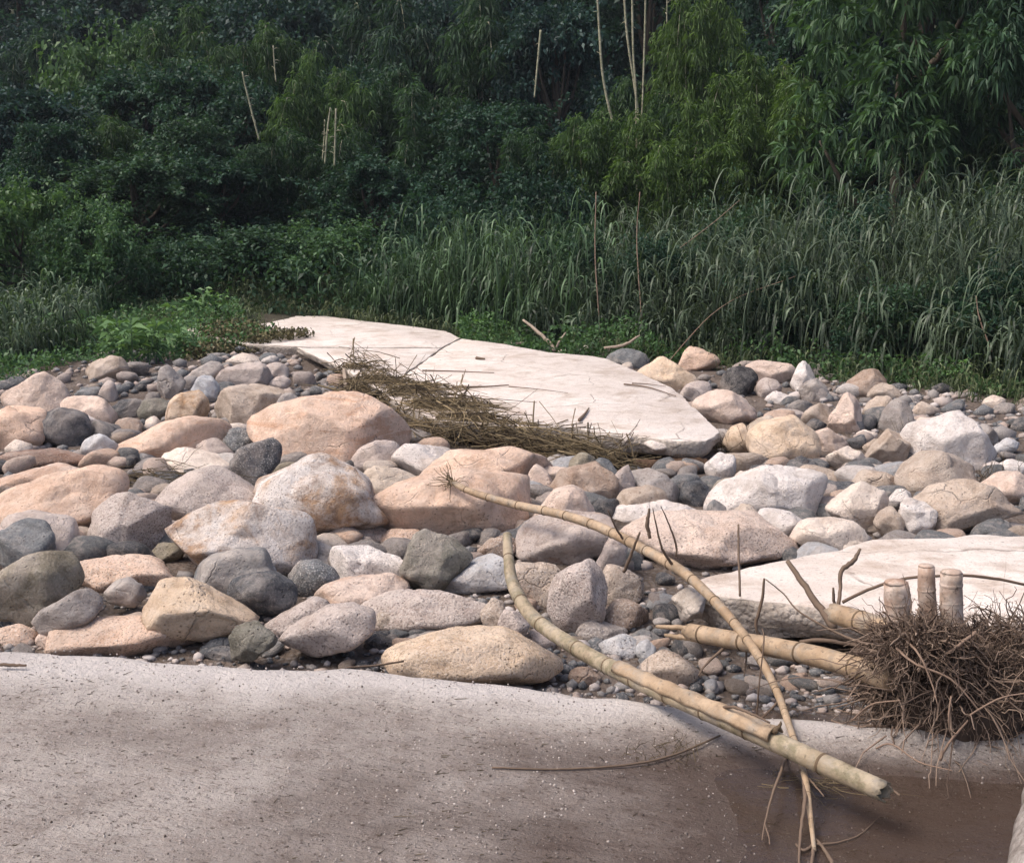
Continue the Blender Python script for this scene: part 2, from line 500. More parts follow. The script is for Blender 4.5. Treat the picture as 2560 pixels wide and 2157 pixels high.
# ---------------------------------------------------------------- the setting: ground, near pavement, puddle
def build_ground():
    xs = np.concatenate([np.linspace(-400, -30, 14)[:-1], np.linspace(-30, 30, 121), np.linspace(30, 400, 14)[1:]])
    ys = np.concatenate([np.linspace(-40, 4, 12)[:-1], np.linspace(4, 30, 90), np.linspace(30, 120, 61)[1:], np.linspace(120, 400, 12)[1:]])
    X, Y = np.meshgrid(xs, ys)
    Z = zg(X, Y)
    n, m = len(xs), len(ys)
    V = np.stack([X, Y, Z], -1).reshape(-1, 3)
    i = (np.arange(m - 1)[:, None] * n + np.arange(n - 1)[None]).ravel()
    tag(mk('ground', V, np.stack([i, i + 1, i + n + 1, i + n], 1), M['ground']), 'stony river bed rising into a wooded hillside', kind='structure')
build_ground()

EDGE_PX = [(-1500, 1612), (-400, 1622), (0, 1626), (120, 1626), (300, 1636), (480, 1655), (640, 1666), (760, 1668), (870, 1662), (1000, 1672),
           (1160, 1690), (1330, 1712), (1450, 1725), (1560, 1738), (1700, 1745), (1900, 1772), (2150, 1795), (2400, 1805), (2900, 1810), (4200, 1820)]
EDGE = np.array([on_plane(px, py, .055)[:2] for px, py in EDGE_PX])

def edge_y(x):
    return np.interp(x, EDGE[:, 0], EDGE[:, 1])

def pave_z(x, y):
    """Top of the near pavement: a dry lip along the broken edge, sinking to the puddle at the right."""
    e = edge_y(x) - y
    P = np.stack([x * .8, y * 1.1, 0 * x], 1)
    z = .055 * np.exp(-(e / .34) ** 2) + .015 * fbm(P, 5, 3) + .007 * fbm(P * 4, 6, 3)
    pud = smooth01((x + .12 + (4.9 - y) * .42) / 2.0) * smooth01((e - .02) / .6)
    z = z - .066 * pud
    z = z + .016 * smooth01((-x - .3) / 1.6)
    z = z - .10 * smooth01((.05 - e) / .05) * 0
    return z

def build_pavement():
    xs = np.linspace(-6.5, 7.0, 190)
    ts = np.concatenate([np.linspace(0, .9, 70), np.linspace(.9, .985, 22)[1:], [.993, 1.0]])
    V = []
    for t in ts:
        ey = edge_y(xs) + .05 * fbm(np.stack([xs * 3, xs * 0, xs * 0], 1), 8, 4)
        y = -1.0 + (ey + 1.0) * t
        z = pave_z(xs, np.minimum(y, edge_y(xs)))
        if t > .99: z = z - .012
        if t == 1.0: z = z - .03
        V.append(np.stack([xs, y, z], 1))
    low = V[-1].copy(); low[:, 2] = -.17; low[:, 1] -= .03; V.append(low)
    n = len(xs); m = len(V)
    i = (np.arange(m - 1)[:, None] * n + np.arange(n - 1)[None]).ravel()
    tag(mk('pavement', np.concatenate(V), np.stack([i, i + 1, i + n + 1, i + n], 1), M['silt']),
        'silt covered concrete slab filling the bottom of the picture, wet towards the corner', kind='structure')
build_pavement()
wx0 = [(-1.0, 0.5), (6.9, 0.5), (6.9, 6.6), (-1.0, 6.6)]
tag(mk('water', [(x, min(y, float(edge_y(x)) - .12), -.0375) for x, y in wx0], np.array([[0, 1, 2, 3]]), M['water'], smooth=False),
    'shallow muddy brown puddle lying on the silty slab', kind='structure')

# ---------------------------------------------------------------- concrete slabs
def inside(poly, x, y):
    poly = np.asarray(poly)[:, :2]; x = np.asarray(x); y = np.asarray(y)
    c = np.zeros(np.shape(x), bool); j = len(poly) - 1
    for i in range(len(poly)):
        xi, yi = poly[i]; xj, yj = poly[j]
        c ^= ((yi > y) != (yj > y)) & (x < (xj - xi) * (y - yi) / (yj - yi + 1e-12) + xi)
        j = i
    return c

def slab(name, rim, thick, parent=None, seed=1, step=.09, rough=.03, inset=.035):
    """A broken concrete plate from its top outline: jittered rim, rough side walls."""
    rim = np.asarray(rim, float); pts = []
    for a, b in zip(rim, np.roll(rim, -1, 0)):
        n = max(1, int(np.linalg.norm(b - a) / step))
        for k in range(n): pts.append(a + (b - a) * k / n)
    P = np.array(pts)
    area = .5 * np.sum(P[:, 0] * np.roll(P[:, 1], -1) - np.roll(P[:, 0], -1) * P[:, 1])
    if area < 0: P = P[::-1]
    T = np.roll(P, -1, 0) - np.roll(P, 1, 0)
    N = unit(np.stack([T[:, 1], -T[:, 0], 0 * T[:, 0]], 1))
    j = fbm(P * 5, seed, 4)[:, None]
    P = P + N * j * rough
    rows = [P - N * inset, P - N * inset * .25 - np.array([0, 0, inset * .35])]
    nl = 5
    for q in range(1, nl + 1):
        f = q / nl
        k = fbm(P * 6 + q * 2.3, seed + q, 4)[:, None]
        rows.append(P + N * (k * rough * 1.3 - .05 * f * f) - np.array([0, 0, thick * f]) * (1 + .18 * fbm(P * 2, seed + 9, 2)[:, None]))
    n = len(P); V = np.concatenate(rows)
    i = np.arange(n); i2 = (i + 1) % n
    F4 = np.concatenate([np.stack([r * n + i, (r + 1) * n + i, (r + 1) * n + i2, r * n + i2], 1) for r in range(len(rows) - 1)])
    me_top = np.array([list(range(n))]); me_bot = np.array([list(range((len(rows) - 1) * n, len(rows) * n))[::-1]])
    ob = mk(name, V, [F4, me_top, me_bot], M['concrete'], parent, smooth=False)
    ob.data.materials.append(M['broken'])
    mi = np.zeros(len(F4) + 2, np.int32); mi[n:len(F4)] = 1; mi[-1] = 1
    ob.data.polygons.foreach_set('material_index', mi)
    return ob

FA, FB = -.215, .0375                                     # the far road lies on z = FA + FB*y
far_px = dict(
    left=[(430, 788), (614, 788), (813, 790), (889, 800), (1023, 815), (1115, 828), (1150, 845), (1105, 868), (767, 867), (740, 866), (620, 860), (470, 836)],
    near=[(742, 868.5), (767, 869.5), (1103, 870.3), (952, 976), (855, 919)],
    right=[(1153, 846), (1253, 859), (1375, 881), (1482, 890), (1516, 897), (1597, 930), (1684, 972), (1742, 1025), (1799, 1080), (1765, 1102), (1688, 1102),
           (1597, 1091), (1497, 1085), (1425, 1068), (1310, 1065), (1100, 1052), (1000, 1010), (955, 978), (1107, 871)])
far_road = tag(empty('broken_road', on_plane(1400, 980, FA, FB)), 'tilted pale concrete road slab ending in a broken corner above the boulders', 'road slab')
FAR_POLYS = []
for k, px in far_px.items():
    rim = np.array([on_plane(x, y, FA, FB) for x, y in px])
    FAR_POLYS.append(rim)
    loc = np.array(far_road.location)
    o = slab('slab_panel', rim - loc, .17 if k != 'near' else .12, far_road, seed=len(FAR_POLYS), step=.12, rough=.02, inset=.010)
mid_px = [(1700, 1455), (1758, 1435), (1944, 1401), (2041, 1386), (2178, 1347), (2319, 1342), (2470, 1333), (2560, 1337), (3300, 1345),
          (3300, 1620), (2400, 1552), (2212, 1536), (2060, 1520), (1992, 1507), (1910, 1498), (1812, 1488), (1753, 1474)]
MID_POLY = np.array([on_plane(x, y, .10) for x, y in mid_px])
mid_slab = slab('concrete_slab', MID_POLY, .21, seed=11, rough=.045)
tag(mid_slab, 'pale undercut concrete slab behind the bamboo root clump, running out of the picture', 'concrete slab')

# ---------------------------------------------------------------- rocks
def icosphere(sub):
    bm = bmesh.new(); bmesh.ops.create_icosphere(bm, subdivisions=sub, radius=1.0)
    V = np.array([v.co[:] for v in bm.verts]); F = np.array([[v.index for v in f.verts] for f in bm.faces]); bm.free()
    return unit(V), F
ICO = {k: icosphere(k) for k in (1, 2, 3, 4, 5)}

PAL = dict(tan=(.75, .545, .42), tan2=(.71, .55, .40), pink=(.74, .59, .50), pale=(.77, .67, .585), white=(.77, .72, .69), blu=(.52, .54, .57),
           gry=(.160, .176, .190), dk=(.066, .074, .088), blk=(.042, .042, .046), brn=(.34, .245, .185), oli=(.26, .23, .17), gbr=(.50, .41, .335),
           lil=(.53, .455, .42), lgr=(.35, .32, .305), grn=(.17, .165, .135), red=(.28, .19, .15), sand=(.56, .47, .38))
CROP = dict(L=(0, 850, 860 / 1764), C=(850, 850, 860 / 1764), R=(1700, 850, 860 / 1764), F=(450, 750, 800 / 2094), E=(1100, 800, 800 / 2094))
STOP = set('at half standing directly between beside next leaning below with above against in just left right lying touching wedged jutting under on near cut behind to from peeping overlapping sitting slanting sunk of crossed perched squeezed rising tucked level hanging the by and, stained leans directly'.split())
def short_name(label):
    w = label.replace(',', '').split(); k = next((i for i, q in enumerate(w) if q in STOP and i > 1), len(w))
    return ' '.join(w[:min(k, 5)])
SHORT = []
ROCKS = []                                    # (outline in photo pixels, Y) of every traced rock, for the fillers

def rock_shape(sub, seed, planes, p, outline_R, depth, size, rough, fit=None):
    """A solid boulder: polar outline in the XZ plane, rounded in depth, cut by flat facets, then weathered."""
    D, F = ICO[sub]
    r = np.random.default_rng(seed)
    th = np.arctan2(D[:, 2], D[:, 0]); s = np.sqrt(D[:, 0] ** 2 + D[:, 2] ** 2)
    R = np.interp(th, outline_R[0], outline_R[1])
    e = .74
    P = np.stack([R * s ** e * np.cos(th), depth * np.sign(D[:, 1]) * np.abs(D[:, 1]) ** e, R * s ** e * np.sin(th)], 1)
    # facets in normalised space
    S = np.array([size[0], depth, size[1]])
    Q = P / S
    acc = np.ones(len(Q))
    for n, d in planes:
        acc = acc + np.maximum(0, Q @ np.asarray(n) / d) ** p
    P = P * (acc ** (-1 / p))[:, None]
    g = min(size)
    nrm = unit(P / S ** 2)
    if p > 20:                                                # fractured rocks: ridged steps
        P = P - nrm * (g * .075 * (1 - np.abs(fbm(P / g * 1.1, seed % 71, 2))) ** 3)[:, None]
    P = P + nrm * (g * rough * fbm(P / g * 1.3, seed % 97, 2))[:, None]
    P = P + nrm * (g * rough * .32 * fbm(P / g * 4.5, seed % 89 + .3, 3))[:, None]
    if fit is not None:
        lo, hi = P[:, [0, 2]].min(0), P[:, [0, 2]].max(0)
        for k, ax in ((0, 0), (1, 2)):
            P[:, ax] = fit[0][k] + (P[:, ax] - lo[k]) / (hi[k] - lo[k]) * (fit[1][k] - fit[0][k])
    return P, F

def rand_planes(r, k, sharp):
    out = []
    for _ in range(k):
        n = r.normal(size=3); n[1] = -abs(n[1]) * 1.2 - .35; n[2] = n[2] + .25
        n /= np.linalg.norm(n)
        out.append((n, r.uniform(.44, .72) if sharp else r.uniform(.62, .88)))
    for _ in range(10 if sharp else 4):                        # chipped corners
        n = unit(r.normal(size=3) + (0, -.3, .2)); out.append((n, r.uniform(.74, .95)))
    for _ in range(k // 2):
        n = r.normal(size=3); n[1] = abs(n[1]) + .3; n /= np.linalg.norm(n)
        out.append((n, r.uniform(.7, .9)))
    return out

def polar(pts, soft):
    c = .5 * (pts.max(0) + pts.min(0)) * .5 + pts.mean(0) * .5
    th = np.linspace(-math.pi, math.pi, 145); R = np.zeros(145)
    d = pts - c
    for i in range(len(d)):
        a, b = d[i], d[(i + 1) % len(d)]
        for q, t in enumerate(th):
            u = np.array([math.cos(t), math.sin(t)])
            den = u[0] * (b - a)[1] - u[1] * (b - a)[0]
            if abs(den) < 1e-12: continue
            k = (a[0] * (b - a)[1] - a[1] * (b - a)[0]) / den
            w = (a[0] * u[1] - a[1] * u[0]) / den
            if k > 0 and -1e-6 <= w <= 1 + 1e-6: R[q] = max(R[q], k)
    R[R == 0] = R[R > 0].min()
    kern = np.hanning(2 * soft + 1); kern /= kern.sum()
    ext = np.concatenate([R[-soft - 1:-1], R, R[1:soft + 1]])
    R2 = np.convolve(ext, kern, 'valid')
    return c, th, R2 * 1.01

def traced_rock(crop, col, flags, pts, label, cat=None, name=None):
    ox, oy, sc = CROP[crop]
    px = np.array([[float(a) for a in q.split(',')] for q in pts.split()]) * sc + (ox, oy)
    x0, y0 = px.min(0); x1, y1 = px.max(0)
    w, h = x1 - x0, y1 - y0
    seed = int(px.sum() * 7) % 99991
    r = np.random.default_rng(seed)
    emb = .30 if w > 2.2 * h else .16
    g = on_ground(.5 * (x0 + x1), y1 - emb * h)
    Y = g[1]
    if 'n' in flags: Y -= .25                            # stands a little nearer than its foot suggests
    pts3 = np.array([at(x, y, Y) for x, y in px])[:, [0, 2]]
    c, th, R = polar(pts3, 2 if 'a' in flags else 4)
    sz = (pts3.max(0) - pts3.min(0)) / 2
    depth = min(.62 * (sz[0] + sz[1]), 1.9 * sz[1] + .05, 1.05 * sz[0] + .04)
    big = w * h
    sub = 5 if big > (8000 if 'a' in flags else 16000) else 4 if big > 3000 else 3
    ang = 'a' in flags or (r.random() < .5 and 'n' not in flags)
    planes = rand_planes(r, 8 if ang else 7, ang)
    if 'R' in flags: planes.append((unit(np.array([.80, -.55, .05])), .60))      # a broken flank turned to the right
    if 'T' in flags: planes.append((unit(np.array([-.1, -.35, .93])), .66))      # a flat top
    if 'B' in flags: planes.append((unit(np.array([.15, -.8, -.5])), .52))       # an undercut front
    P, F = rock_shape(sub, seed, planes, 44 if ang else 22, (th, R), depth, sz, .05 if ang else .032, (pts3.min(0) - c - sz * (.12, .22), pts3.max(0) - c + sz * (.12, .08)))
    big_one = w * Y / FPX > .33
    o = mk(name or ('boulder' if big_one else 'stone'), P, F, M['rock'])
    o.location = (c[0], Y + .35 * depth, c[1])
    cc = np.array(PAL[col]) * r.uniform(.93, 1.07)
    o.color = (*cc, 1)
    o['speckle'] = (1.0 if 's' in flags else .28) * float(r.uniform(.8, 1.1))
    o['rust'] = 1.0 if 'u' in flags else 0.0
    o['band'] = 1.0 if 'k' in flags else .25
    tag(o, label, cat or ('boulder' if big_one else 'stone'), 'boulders and stones of the flooded river bed')
    ROCKS.append((px, Y)); SHORT.append((short_name(label), np.array([c[0], Y])))
    return o
for row in (
 # ---- left: from the far bank down to the near slab
 ('L','pink','a','0,300 60,250 215,175 290,240 325,290 250,400 0,420','pink peaked boulder at the edge of the picture below the bank grass'),
 ('L','tan','','-60,380 0,370 160,360 205,440 200,560 80,600 -60,570','tan block half hidden behind the blue-black stone at the picture edge'),
 ('L','dk','n','165,385 215,355 300,375 400,410 440,470 400,540 320,560 210,545 170,480','smooth blue-black boulder standing out among tan rocks near the picture edge'),
 ('L','pink','','280,350 400,300 500,340 560,410 540,470 420,460 320,430','low tan-pink rock directly behind the blue-black boulder'),
 ('L','dk','','450,440 500,415 590,450 630,490 620,540 520,530','dark slate stone between the blue-black boulder and the long banded boulder'),
 ('L','blu','a','405,560 430,490 500,500 570,530 585,570 530,620 480,655 430,620','bluish white cracked stone beside the foot of the blue-black boulder'),
 ('L','dk','','540,370 600,320 660,310 720,325 730,380 690,420 600,415','purple-grey egg shaped stone next to an olive round stone'),
 ('L','grn','','700,370 740,315 800,310 855,345 860,395 810,425 730,415','round olive-grey stone beside the purple-grey egg shaped stone'),
 ('L','tan2','u','845,420 870,340 920,275 990,290 1040,350 1030,430 960,480 860,480','orange-brown stained stone to the right of the round olive-grey stone'),
 ('L','blu','a','980,290 1020,220 1070,190 1110,250 1105,310 1060,340','whitish wedge standing upright below the pinkish flat block'),
 ('L','lgr','a','800,250 820,170 880,140 930,180 900,260 850,330 800,310','pale grey angular stone leaning at the foot of the leafy weeds'),
 ('L','lil','aT','1110,200 1160,140 1330,125 1365,190 1350,260 1230,265 1130,275','flat topped pinkish block below the grassy end of the road'),
 ('L','gbr','aR','1090,430 1130,320 1160,265 1290,250 1420,245 1470,330 1400,380 1230,450 1150,480','split brown rock with one pale face, above the huge tan boulder'),
 ('L','lgr','a','1270,470 1400,380 1430,310 1510,285 1640,350 1600,410 1400,460 1290,500','light grey ridge shaped rock against the back of the huge tan boulder'),
 ('L','pale','','740,430 780,395 815,430 800,475 750,475','little whitish stone in front of the round olive-grey stone'),
 ('L','brn','','580,420 640,405 710,420 720,500 650,510','brown stone just below the purple-grey egg shaped stone'),
 ('L','tan','k','480,660 640,540 800,460 950,405 1060,430 1120,500 1140,560 1000,650 800,700 600,700','long orange boulder with dark bands, left of the huge tan boulder'),
 ('L','lil','','995,560 1030,515 1100,525 1190,590 1190,650 1090,620 1000,595','lilac-grey wedge lying on the right end of the long banded boulder'),
 ('L','gry','s','1130,500 1200,460 1280,480 1310,560 1240,630 1170,600','mid grey stone touching the left flank of the huge tan boulder'),
 ('L','dk','sn','1175,660 1250,570 1370,525 1415,570 1410,640 1350,730 1300,785 1230,740','dark speckled slab-like stone leaning in front of the huge tan boulder'),
 ('L','pale','','820,640 880,570 960,570 1100,610 1180,660 1150,730 1000,730 880,710','cream rock behind the straw wisps, above the big brown egg boulder'),
 ('F','tan','ak','440,860 620,780 900,720 1060,670 1210,650 1330,720 1400,830 1425,960 1330,1090 1130,1160 900,1160 640,1120 560,960','huge tan boulder with streaked face below the straw on the road slab'),
 ('F','oli','','570,1150 650,1080 750,1075 810,1130 740,1200 600,1200','smooth greenish stone wedged under the huge tan boulder'),
 ('L','tan','n','-60,800 50,760 200,720 400,690 530,710 560,760 540,830 460,870 430,970 340,1015 200,940 -60,910','long smooth tan boulder jutting in from the picture edge at mid height'),
 ('L','pink','k','-60,730 60,690 230,650 340,660 420,700 200,750 0,800','pale pink ledge just behind the long smooth tan boulder'),
 ('L','red','k','-60,670 100,600 330,570 440,620 460,670 300,660 100,690','low reddish-brown rock under the blue-black boulder'),
 ('L','pale','','20,560 60,520 130,540 150,580 90,610 30,600','small cream stone on the tan block at the picture edge'),
 ('L','lil','sn','795,830 850,760 960,700 1100,675 1200,690 1280,760 1290,850 1230,920 1100,980 980,995 880,950 800,900','big pinkish-brown egg boulder, the roundest in the middle of the field'),
 ('L','lil','as','415,1080 440,960 450,870 620,815 720,860 810,930 815,1020 770,1100 640,1130 540,1160 430,1120','lilac faceted gem-like boulder left of the big brown egg boulder'),
 ('L','oli','','770,1110 810,1060 900,1050 930,1090 880,1160 800,1160','mossy olive stone at the foot of the lilac faceted boulder'),
 ('L','lil','a','815,930 880,950 950,1010 900,1070 820,1070','small pink triangular stone between lilac faceted boulder and brown egg boulder'),
 ('L','white','suB','830,1180 960,1030 1150,920 1320,880 1400,890 1500,970 1550,1080 1530,1190 1450,1250 1200,1300 1000,1290 880,1250','white crusted boulder with a rust-brown hollow in its front'),
 ('L','lil','','-60,940 100,915 240,935 310,960 330,1060 360,1150 300,1190 100,1200 -60,1210','pale grey-pink boulder behind the slate boulder at the picture edge'),
 ('L','gry','n','-60,990 70,955 180,965 250,1010 250,1070 170,1150 60,1210 -60,1210','dark slate boulder cut by the picture edge above the olive one'),
 ('L','oli','n','-60,1300 60,1200 170,1125 250,1120 320,1180 345,1270 310,1350 250,1420 170,1460 100,1410 -20,1400 -60,1370','olive-brown lumpy boulder at the picture edge near the silty slab'),
 ('L','tan','s','325,1190 450,1160 640,1165 780,1190 880,1240 860,1300 720,1340 500,1350 350,1300','broad tan speckled boulder right of the olive-brown lumpy boulder'),
 ('L','pink','','545,1130 640,1120 760,1115 810,1160 800,1200 640,1180','thin pinkish stone lying behind the broad tan speckled boulder'),
 ('L','gry','','970,1260 1000,1200 1070,1130 1160,1100 1280,1120 1370,1160 1390,1220 1300,1330 1160,1390 1020,1350 975,1310','smooth blue-grey domed boulder in front of the white crusted boulder'),
 ('L','dk','kn','1160,1290 1190,1235 1280,1215 1400,1240 1490,1290 1500,1350 1420,1405 1280,1395 1190,1355','dark grey veined oval stone overlapping the blue-grey domed boulder'),
 ('L','gry','s','1470,1230 1530,1160 1610,1150 1690,1190 1720,1240 1650,1330 1540,1340','blue-grey spotted stone right of the dark veined oval stone'),
 ('L','lgr','n','530,1310 580,1250 650,1235 710,1260 725,1320 660,1380 570,1380','round grey-brown cobble sitting against the broad tan speckled boulder'),
 ('L','lgr','n','175,1480 250,1390 350,1330 430,1315 465,1350 440,1410 360,1480 260,1520','sausage shaped grey stone slanting beside the olive-brown lumpy boulder'),
 ('L','tan2','anT','720,1390 760,1290 830,1270 920,1300 1080,1380 1220,1470 1260,1510 1190,1560 1080,1560 900,1490 780,1450','golden tan angular block with a squared ridge near the silty slab'),
 ('L','gry','s','-40,1420 60,1400 130,1440 160,1490 60,1500 -40,1490','blue-grey stone at the picture edge below the olive-brown lumpy boulder'),
 ('L','tan','s','-40,1500 60,1480 140,1500 180,1560 100,1600 -40,1600','tan stone at the picture edge touching the rim of the silty slab'),
 ('L','pink','s','170,1540 220,1500 300,1520 310,1570 220,1600','small pink stone on the slab rim beside the broad flat tan rock'),
 ('L','tan','s','240,1590 330,1520 500,1460 700,1470 850,1500 940,1560 920,1650 600,1670 350,1650','broad flat tan rock sunk behind the rim of the silty slab'),
 ('L','brn','','590,1460 700,1425 850,1450 900,1480 860,1530 700,1510','flat brown rock between golden angular block and broad flat tan rock'),
 ('L','grn','an','1170,1600 1230,1500 1320,1470 1400,1500 1390,1570 1300,1640 1220,1650','dark olive-grey wedge at the slab rim below the golden angular block'),
 ('L','dk','','1040,1620 1130,1590 1220,1610 1260,1650 1150,1670','flat dark stone on the slab rim left of the olive-grey wedge'),
 ('L','gry','','1030,1590 1120,1540 1180,1560 1150,1620','slate stone just above the flat dark stone on the slab rim'),
 ('L','lil','s','1340,1480 1450,1420 1580,1355 1660,1385 1600,1460 1500,1530 1400,1550','lilac-grey slanting stone behind the long speckled pinkish stone'),
 ('L','gry','','1285,1600 1330,1560 1420,1560 1440,1590 1350,1640','grey flat cobble right of the dark olive-grey wedge'),
 ('L','dk','','1260,1410 1330,1385 1395,1410 1370,1450 1290,1450','small charcoal stone under the dark veined oval stone'),
 ('L','gry','','1090,1360 1130,1340 1170,1365 1150,1400 1100,1400','small slate cobble below the blue-grey domed boulder'),
 ('L','gbr','','420,170 500,90 600,100 640,150 560,210 440,230','pinkish-olive rock half buried in grass on the far bank'),
 ('L','lgr','','930,230 1000,170 1110,115 1130,170 1110,230 1000,245','long grey stone on the far bank left of the flat pinkish block'),
 ('L','pale','','1160,120 1230,70 1280,85 1330,125 1200,140','cream stone peeping over the flat topped pinkish block'),
 ('L','lil','','1360,150 1410,120 1470,140 1460,200 1370,205','lilac stone at the right end of the flat topped pinkish block'),
 ('L','lil','','1370,230 1430,190 1480,220 1440,270','smaller purple stone below the lilac one beside the flat pinkish block'),
 ('L','lgr','','900,230 950,190 1000,190 1010,250 930,270','small grey stone above the whitish upright wedge'),
 ('L','gry','','380,290 440,245 510,260 500,310 420,320','dark grey stone right of the pink peaked boulder'),
 ('L','lil','','500,290 530,215 590,240 570,325 510,330','purple upright stone behind the purple-grey egg shaped stone'),
 ('F','pale','','920,700 1000,620 1100,615 1140,650 1100,720','pale stone behind the crest of the huge tan boulder'),
 ('L','pale','','1125,480 1180,440 1260,430 1240,480 1160,510','cream stone between the long banded boulder and the split brown rock'),
 ('L','white','','380,405 440,385 500,420 470,460','white stone peeping over the blue-black boulder'),
 ('L','white','usn','1290,850 1320,760 1480,700 1560,650 1640,625 1780,660 1850,740 1870,830 1950,900 1900,990 1700,1020 1560,1060 1450,970 1350,900','big cream boulder with an orange-rust lower half in the middle of the field'),
 # ---- centre
 ('C','lil','','60,650 110,570 180,530 260,540 300,580 260,660 170,680 80,700','pale round stone with a brown face under the huge tan boulder'),
 ('C','white','','270,640 330,570 430,550 560,590 600,650 500,700 360,720 290,700','smooth white-pink boulder between the huge tan boulder and the tan double block'),
 ('C','sand','','70,690 150,660 280,680 380,720 390,770 300,820 180,870 100,840','greenish-tan boulder beside the tip of the thin bamboo pole'),
 ('C','tan','aR','390,700 420,640 560,590 800,585 940,575 980,640 1070,720 1080,790 950,850 700,820 450,790','upper of the two big tan blocks behind the tip of the thin bamboo pole'),
 ('C','tan','aRn','115,950 200,850 300,790 500,760 640,720 820,700 920,720 945,850 930,990 820,1050 640,1060 400,1030 220,1000','lower and larger of the two big tan blocks, crossed by the thin bamboo pole'),
 ('C','brn','','1090,760 1140,690 1250,680 1370,650 1415,690 1410,790 1370,860 1280,880 1130,850','brown rounded boulder below the straw hanging off the road slab'),
 ('C','oli','n','1180,650 1190,600 1260,585 1310,610 1300,680 1250,710 1190,695','round olive stone perched on the brown boulder below the road slab'),
 ('C','gry','','1310,660 1340,620 1400,630 1425,680 1415,810 1340,770','slate stone squeezed behind the brown rounded boulder'),
 ('C','pink','n','1060,850 1110,780 1180,760 1240,790 1290,870 1300,920 1150,940 1010,985 1000,930','pink hump crossed by the upper part of the thin bamboo pole'),
 ('C','lil','','1410,700 1470,655 1520,670 1510,770 1470,860 1400,870 1390,790','dark purple cracked rock right of the brown rounded boulder'),
 ('C','gbr','n','1430,860 1490,780 1580,760 1660,790 1680,850 1560,890','brown rock with a pale crest just above the long pale flat boulder'),
 ('C','lgr','','1510,710 1600,680 1680,710 1740,790 1750,850 1650,870 1520,820','grey-brown dome behind the brown rock with a pale crest'),
 ('C','lil','k','890,1090 1000,1000 1150,940 1280,920 1370,970 1390,1060 1340,1160 1150,1190 920,1180','wide lilac-brown layered boulder between the two bamboo poles'),
 ('C','gbr','s','900,1170 1100,1170 1150,1260 1100,1390 1020,1390 950,1290','speckled brown rock beside the bend of the thick bamboo pole'),
 ('C','lil','sn','1080,1400 1090,1280 1150,1210 1290,1160 1340,1200 1365,1310 1340,1430 1240,1480 1120,1460','brown-pink upright boulder, left half of the heart shaped pair'),
 ('C','gbr','s','1340,1190 1430,1180 1540,1240 1555,1300 1480,1360 1380,1390 1350,1300','tan-brown boulder, right half of the heart shaped pair'),
 ('C','lil','n','1320,1160 1390,1040 1440,1010 1480,1040 1450,1130 1400,1200','grey post-like stone leaning above the heart shaped pair'),
 ('R','white','','-390,910 -250,870 0,835 60,840 110,890 110,960 0,980 -250,970 -360,950','long pale flat boulder behind the thin bamboo pole'),
 ('R','pink','sT','-250,1130 -150,990 0,955 300,950 520,960 590,1020 600,1100 480,1150 250,1210 50,1270 -150,1260 -250,1220','large pale speckled boulder with an orange patch beside the undercut slab'),
 ('C','grn','an','320,1280 340,1160 400,1040 440,1010 560,1040 650,1130 660,1200 560,1260 480,1310 380,1310','dark green-grey five sided stone below the big tan blocks'),
 ('C','blu','','490,1310 600,1210 700,1160 830,1130 900,1160 900,1250 760,1280 700,1330 560,1330','bluish pale slab-like stone left of the thick bamboo pole'),
 ('C','white','s','-60,1170 0,1120 100,1110 200,1095 320,1110 350,1190 320,1290 200,1300 60,1260 -40,1250','white-pink boulder left of the dark green-grey five sided stone'),
 ('C','pink','k','-130,1340 0,1250 100,1240 220,1250 320,1300 250,1360 120,1420 0,1430 -100,1410','pink cracked rock below the white-pink boulder'),
 ('C','lil','sn','110,1400 200,1340 330,1310 500,1310 700,1320 760,1350 740,1410 600,1460 400,1470 250,1460 150,1440','long log-shaped grey stone on the gravel left of the thick bamboo pole'),
 ('C','lil','sn','-290,1560 -200,1480 -50,1400 60,1390 140,1420 150,1490 60,1560 -100,1600 -240,1615','long speckled pinkish stone on the gravel left of the log-shaped stone'),
 ('C','gbr','s','150,1470 180,1410 300,1400 320,1450 290,1510 180,1520','speckled squarish cobble between the two long stones on the gravel'),
 ('C','gbr','sn','725,1400 780,1340 830,1360 850,1420 820,1490 750,1490','pinkish round cobble at the end of the log-shaped stone'),
 ('C','lil','sn','815,1490 850,1410 920,1400 965,1440 940,1510 880,1550 820,1530','grey round cobble directly under the bend of the thick bamboo pole'),
 ('C','tan2','ns','240,1690 400,1610 560,1560 640,1545 760,1550 850,1590 940,1650 1060,1720 1100,1790 600,1790 300,1740','low tan pyramid shaped mound of rock rising behind the rim of the silty slab'),
 ('C','blk','','130,1560 200,1520 290,1530 300,1570 230,1600 150,1590','flat black stone in the gravel above the tan pyramid rock'),
 ('C','lgr','','300,1530 400,1500 500,1500 540,1540 430,1590 350,1590','flat grey stone right of the flat black stone in the gravel'),
 ('C','brn','s','1365,1430 1420,1370 1510,1350 1580,1400 1580,1470 1500,1510 1400,1500','brown cobble below the right half of the heart shaped pair'),
 ('C','lil','','950,1540 1000,1500 1070,1520 1100,1580 1050,1610 970,1600','purple-grey cobble left of the thick bamboo pole in the gravel'),
 ('C','lgr','s','1220,1500 1300,1450 1380,1480 1470,1500 1440,1550 1330,1570','grey pointed stone right of the thick bamboo pole below the heart shaped pair'),
 ('C','blu','s','1340,1580 1450,1530 1530,1570 1520,1640 1400,1650','pale blue-grey cobble between the thick pole and the split bamboo culm'),
 ('C','blu','','1520,1600 1570,1550 1620,1600 1600,1660 1540,1660','small whitish triangular cobble under the split end of the bamboo culm'),
 ('C','gry','','1480,1550 1560,1500 1660,1510 1650,1570 1540,1570','dark slate cobble just above the whitish triangular cobble'),
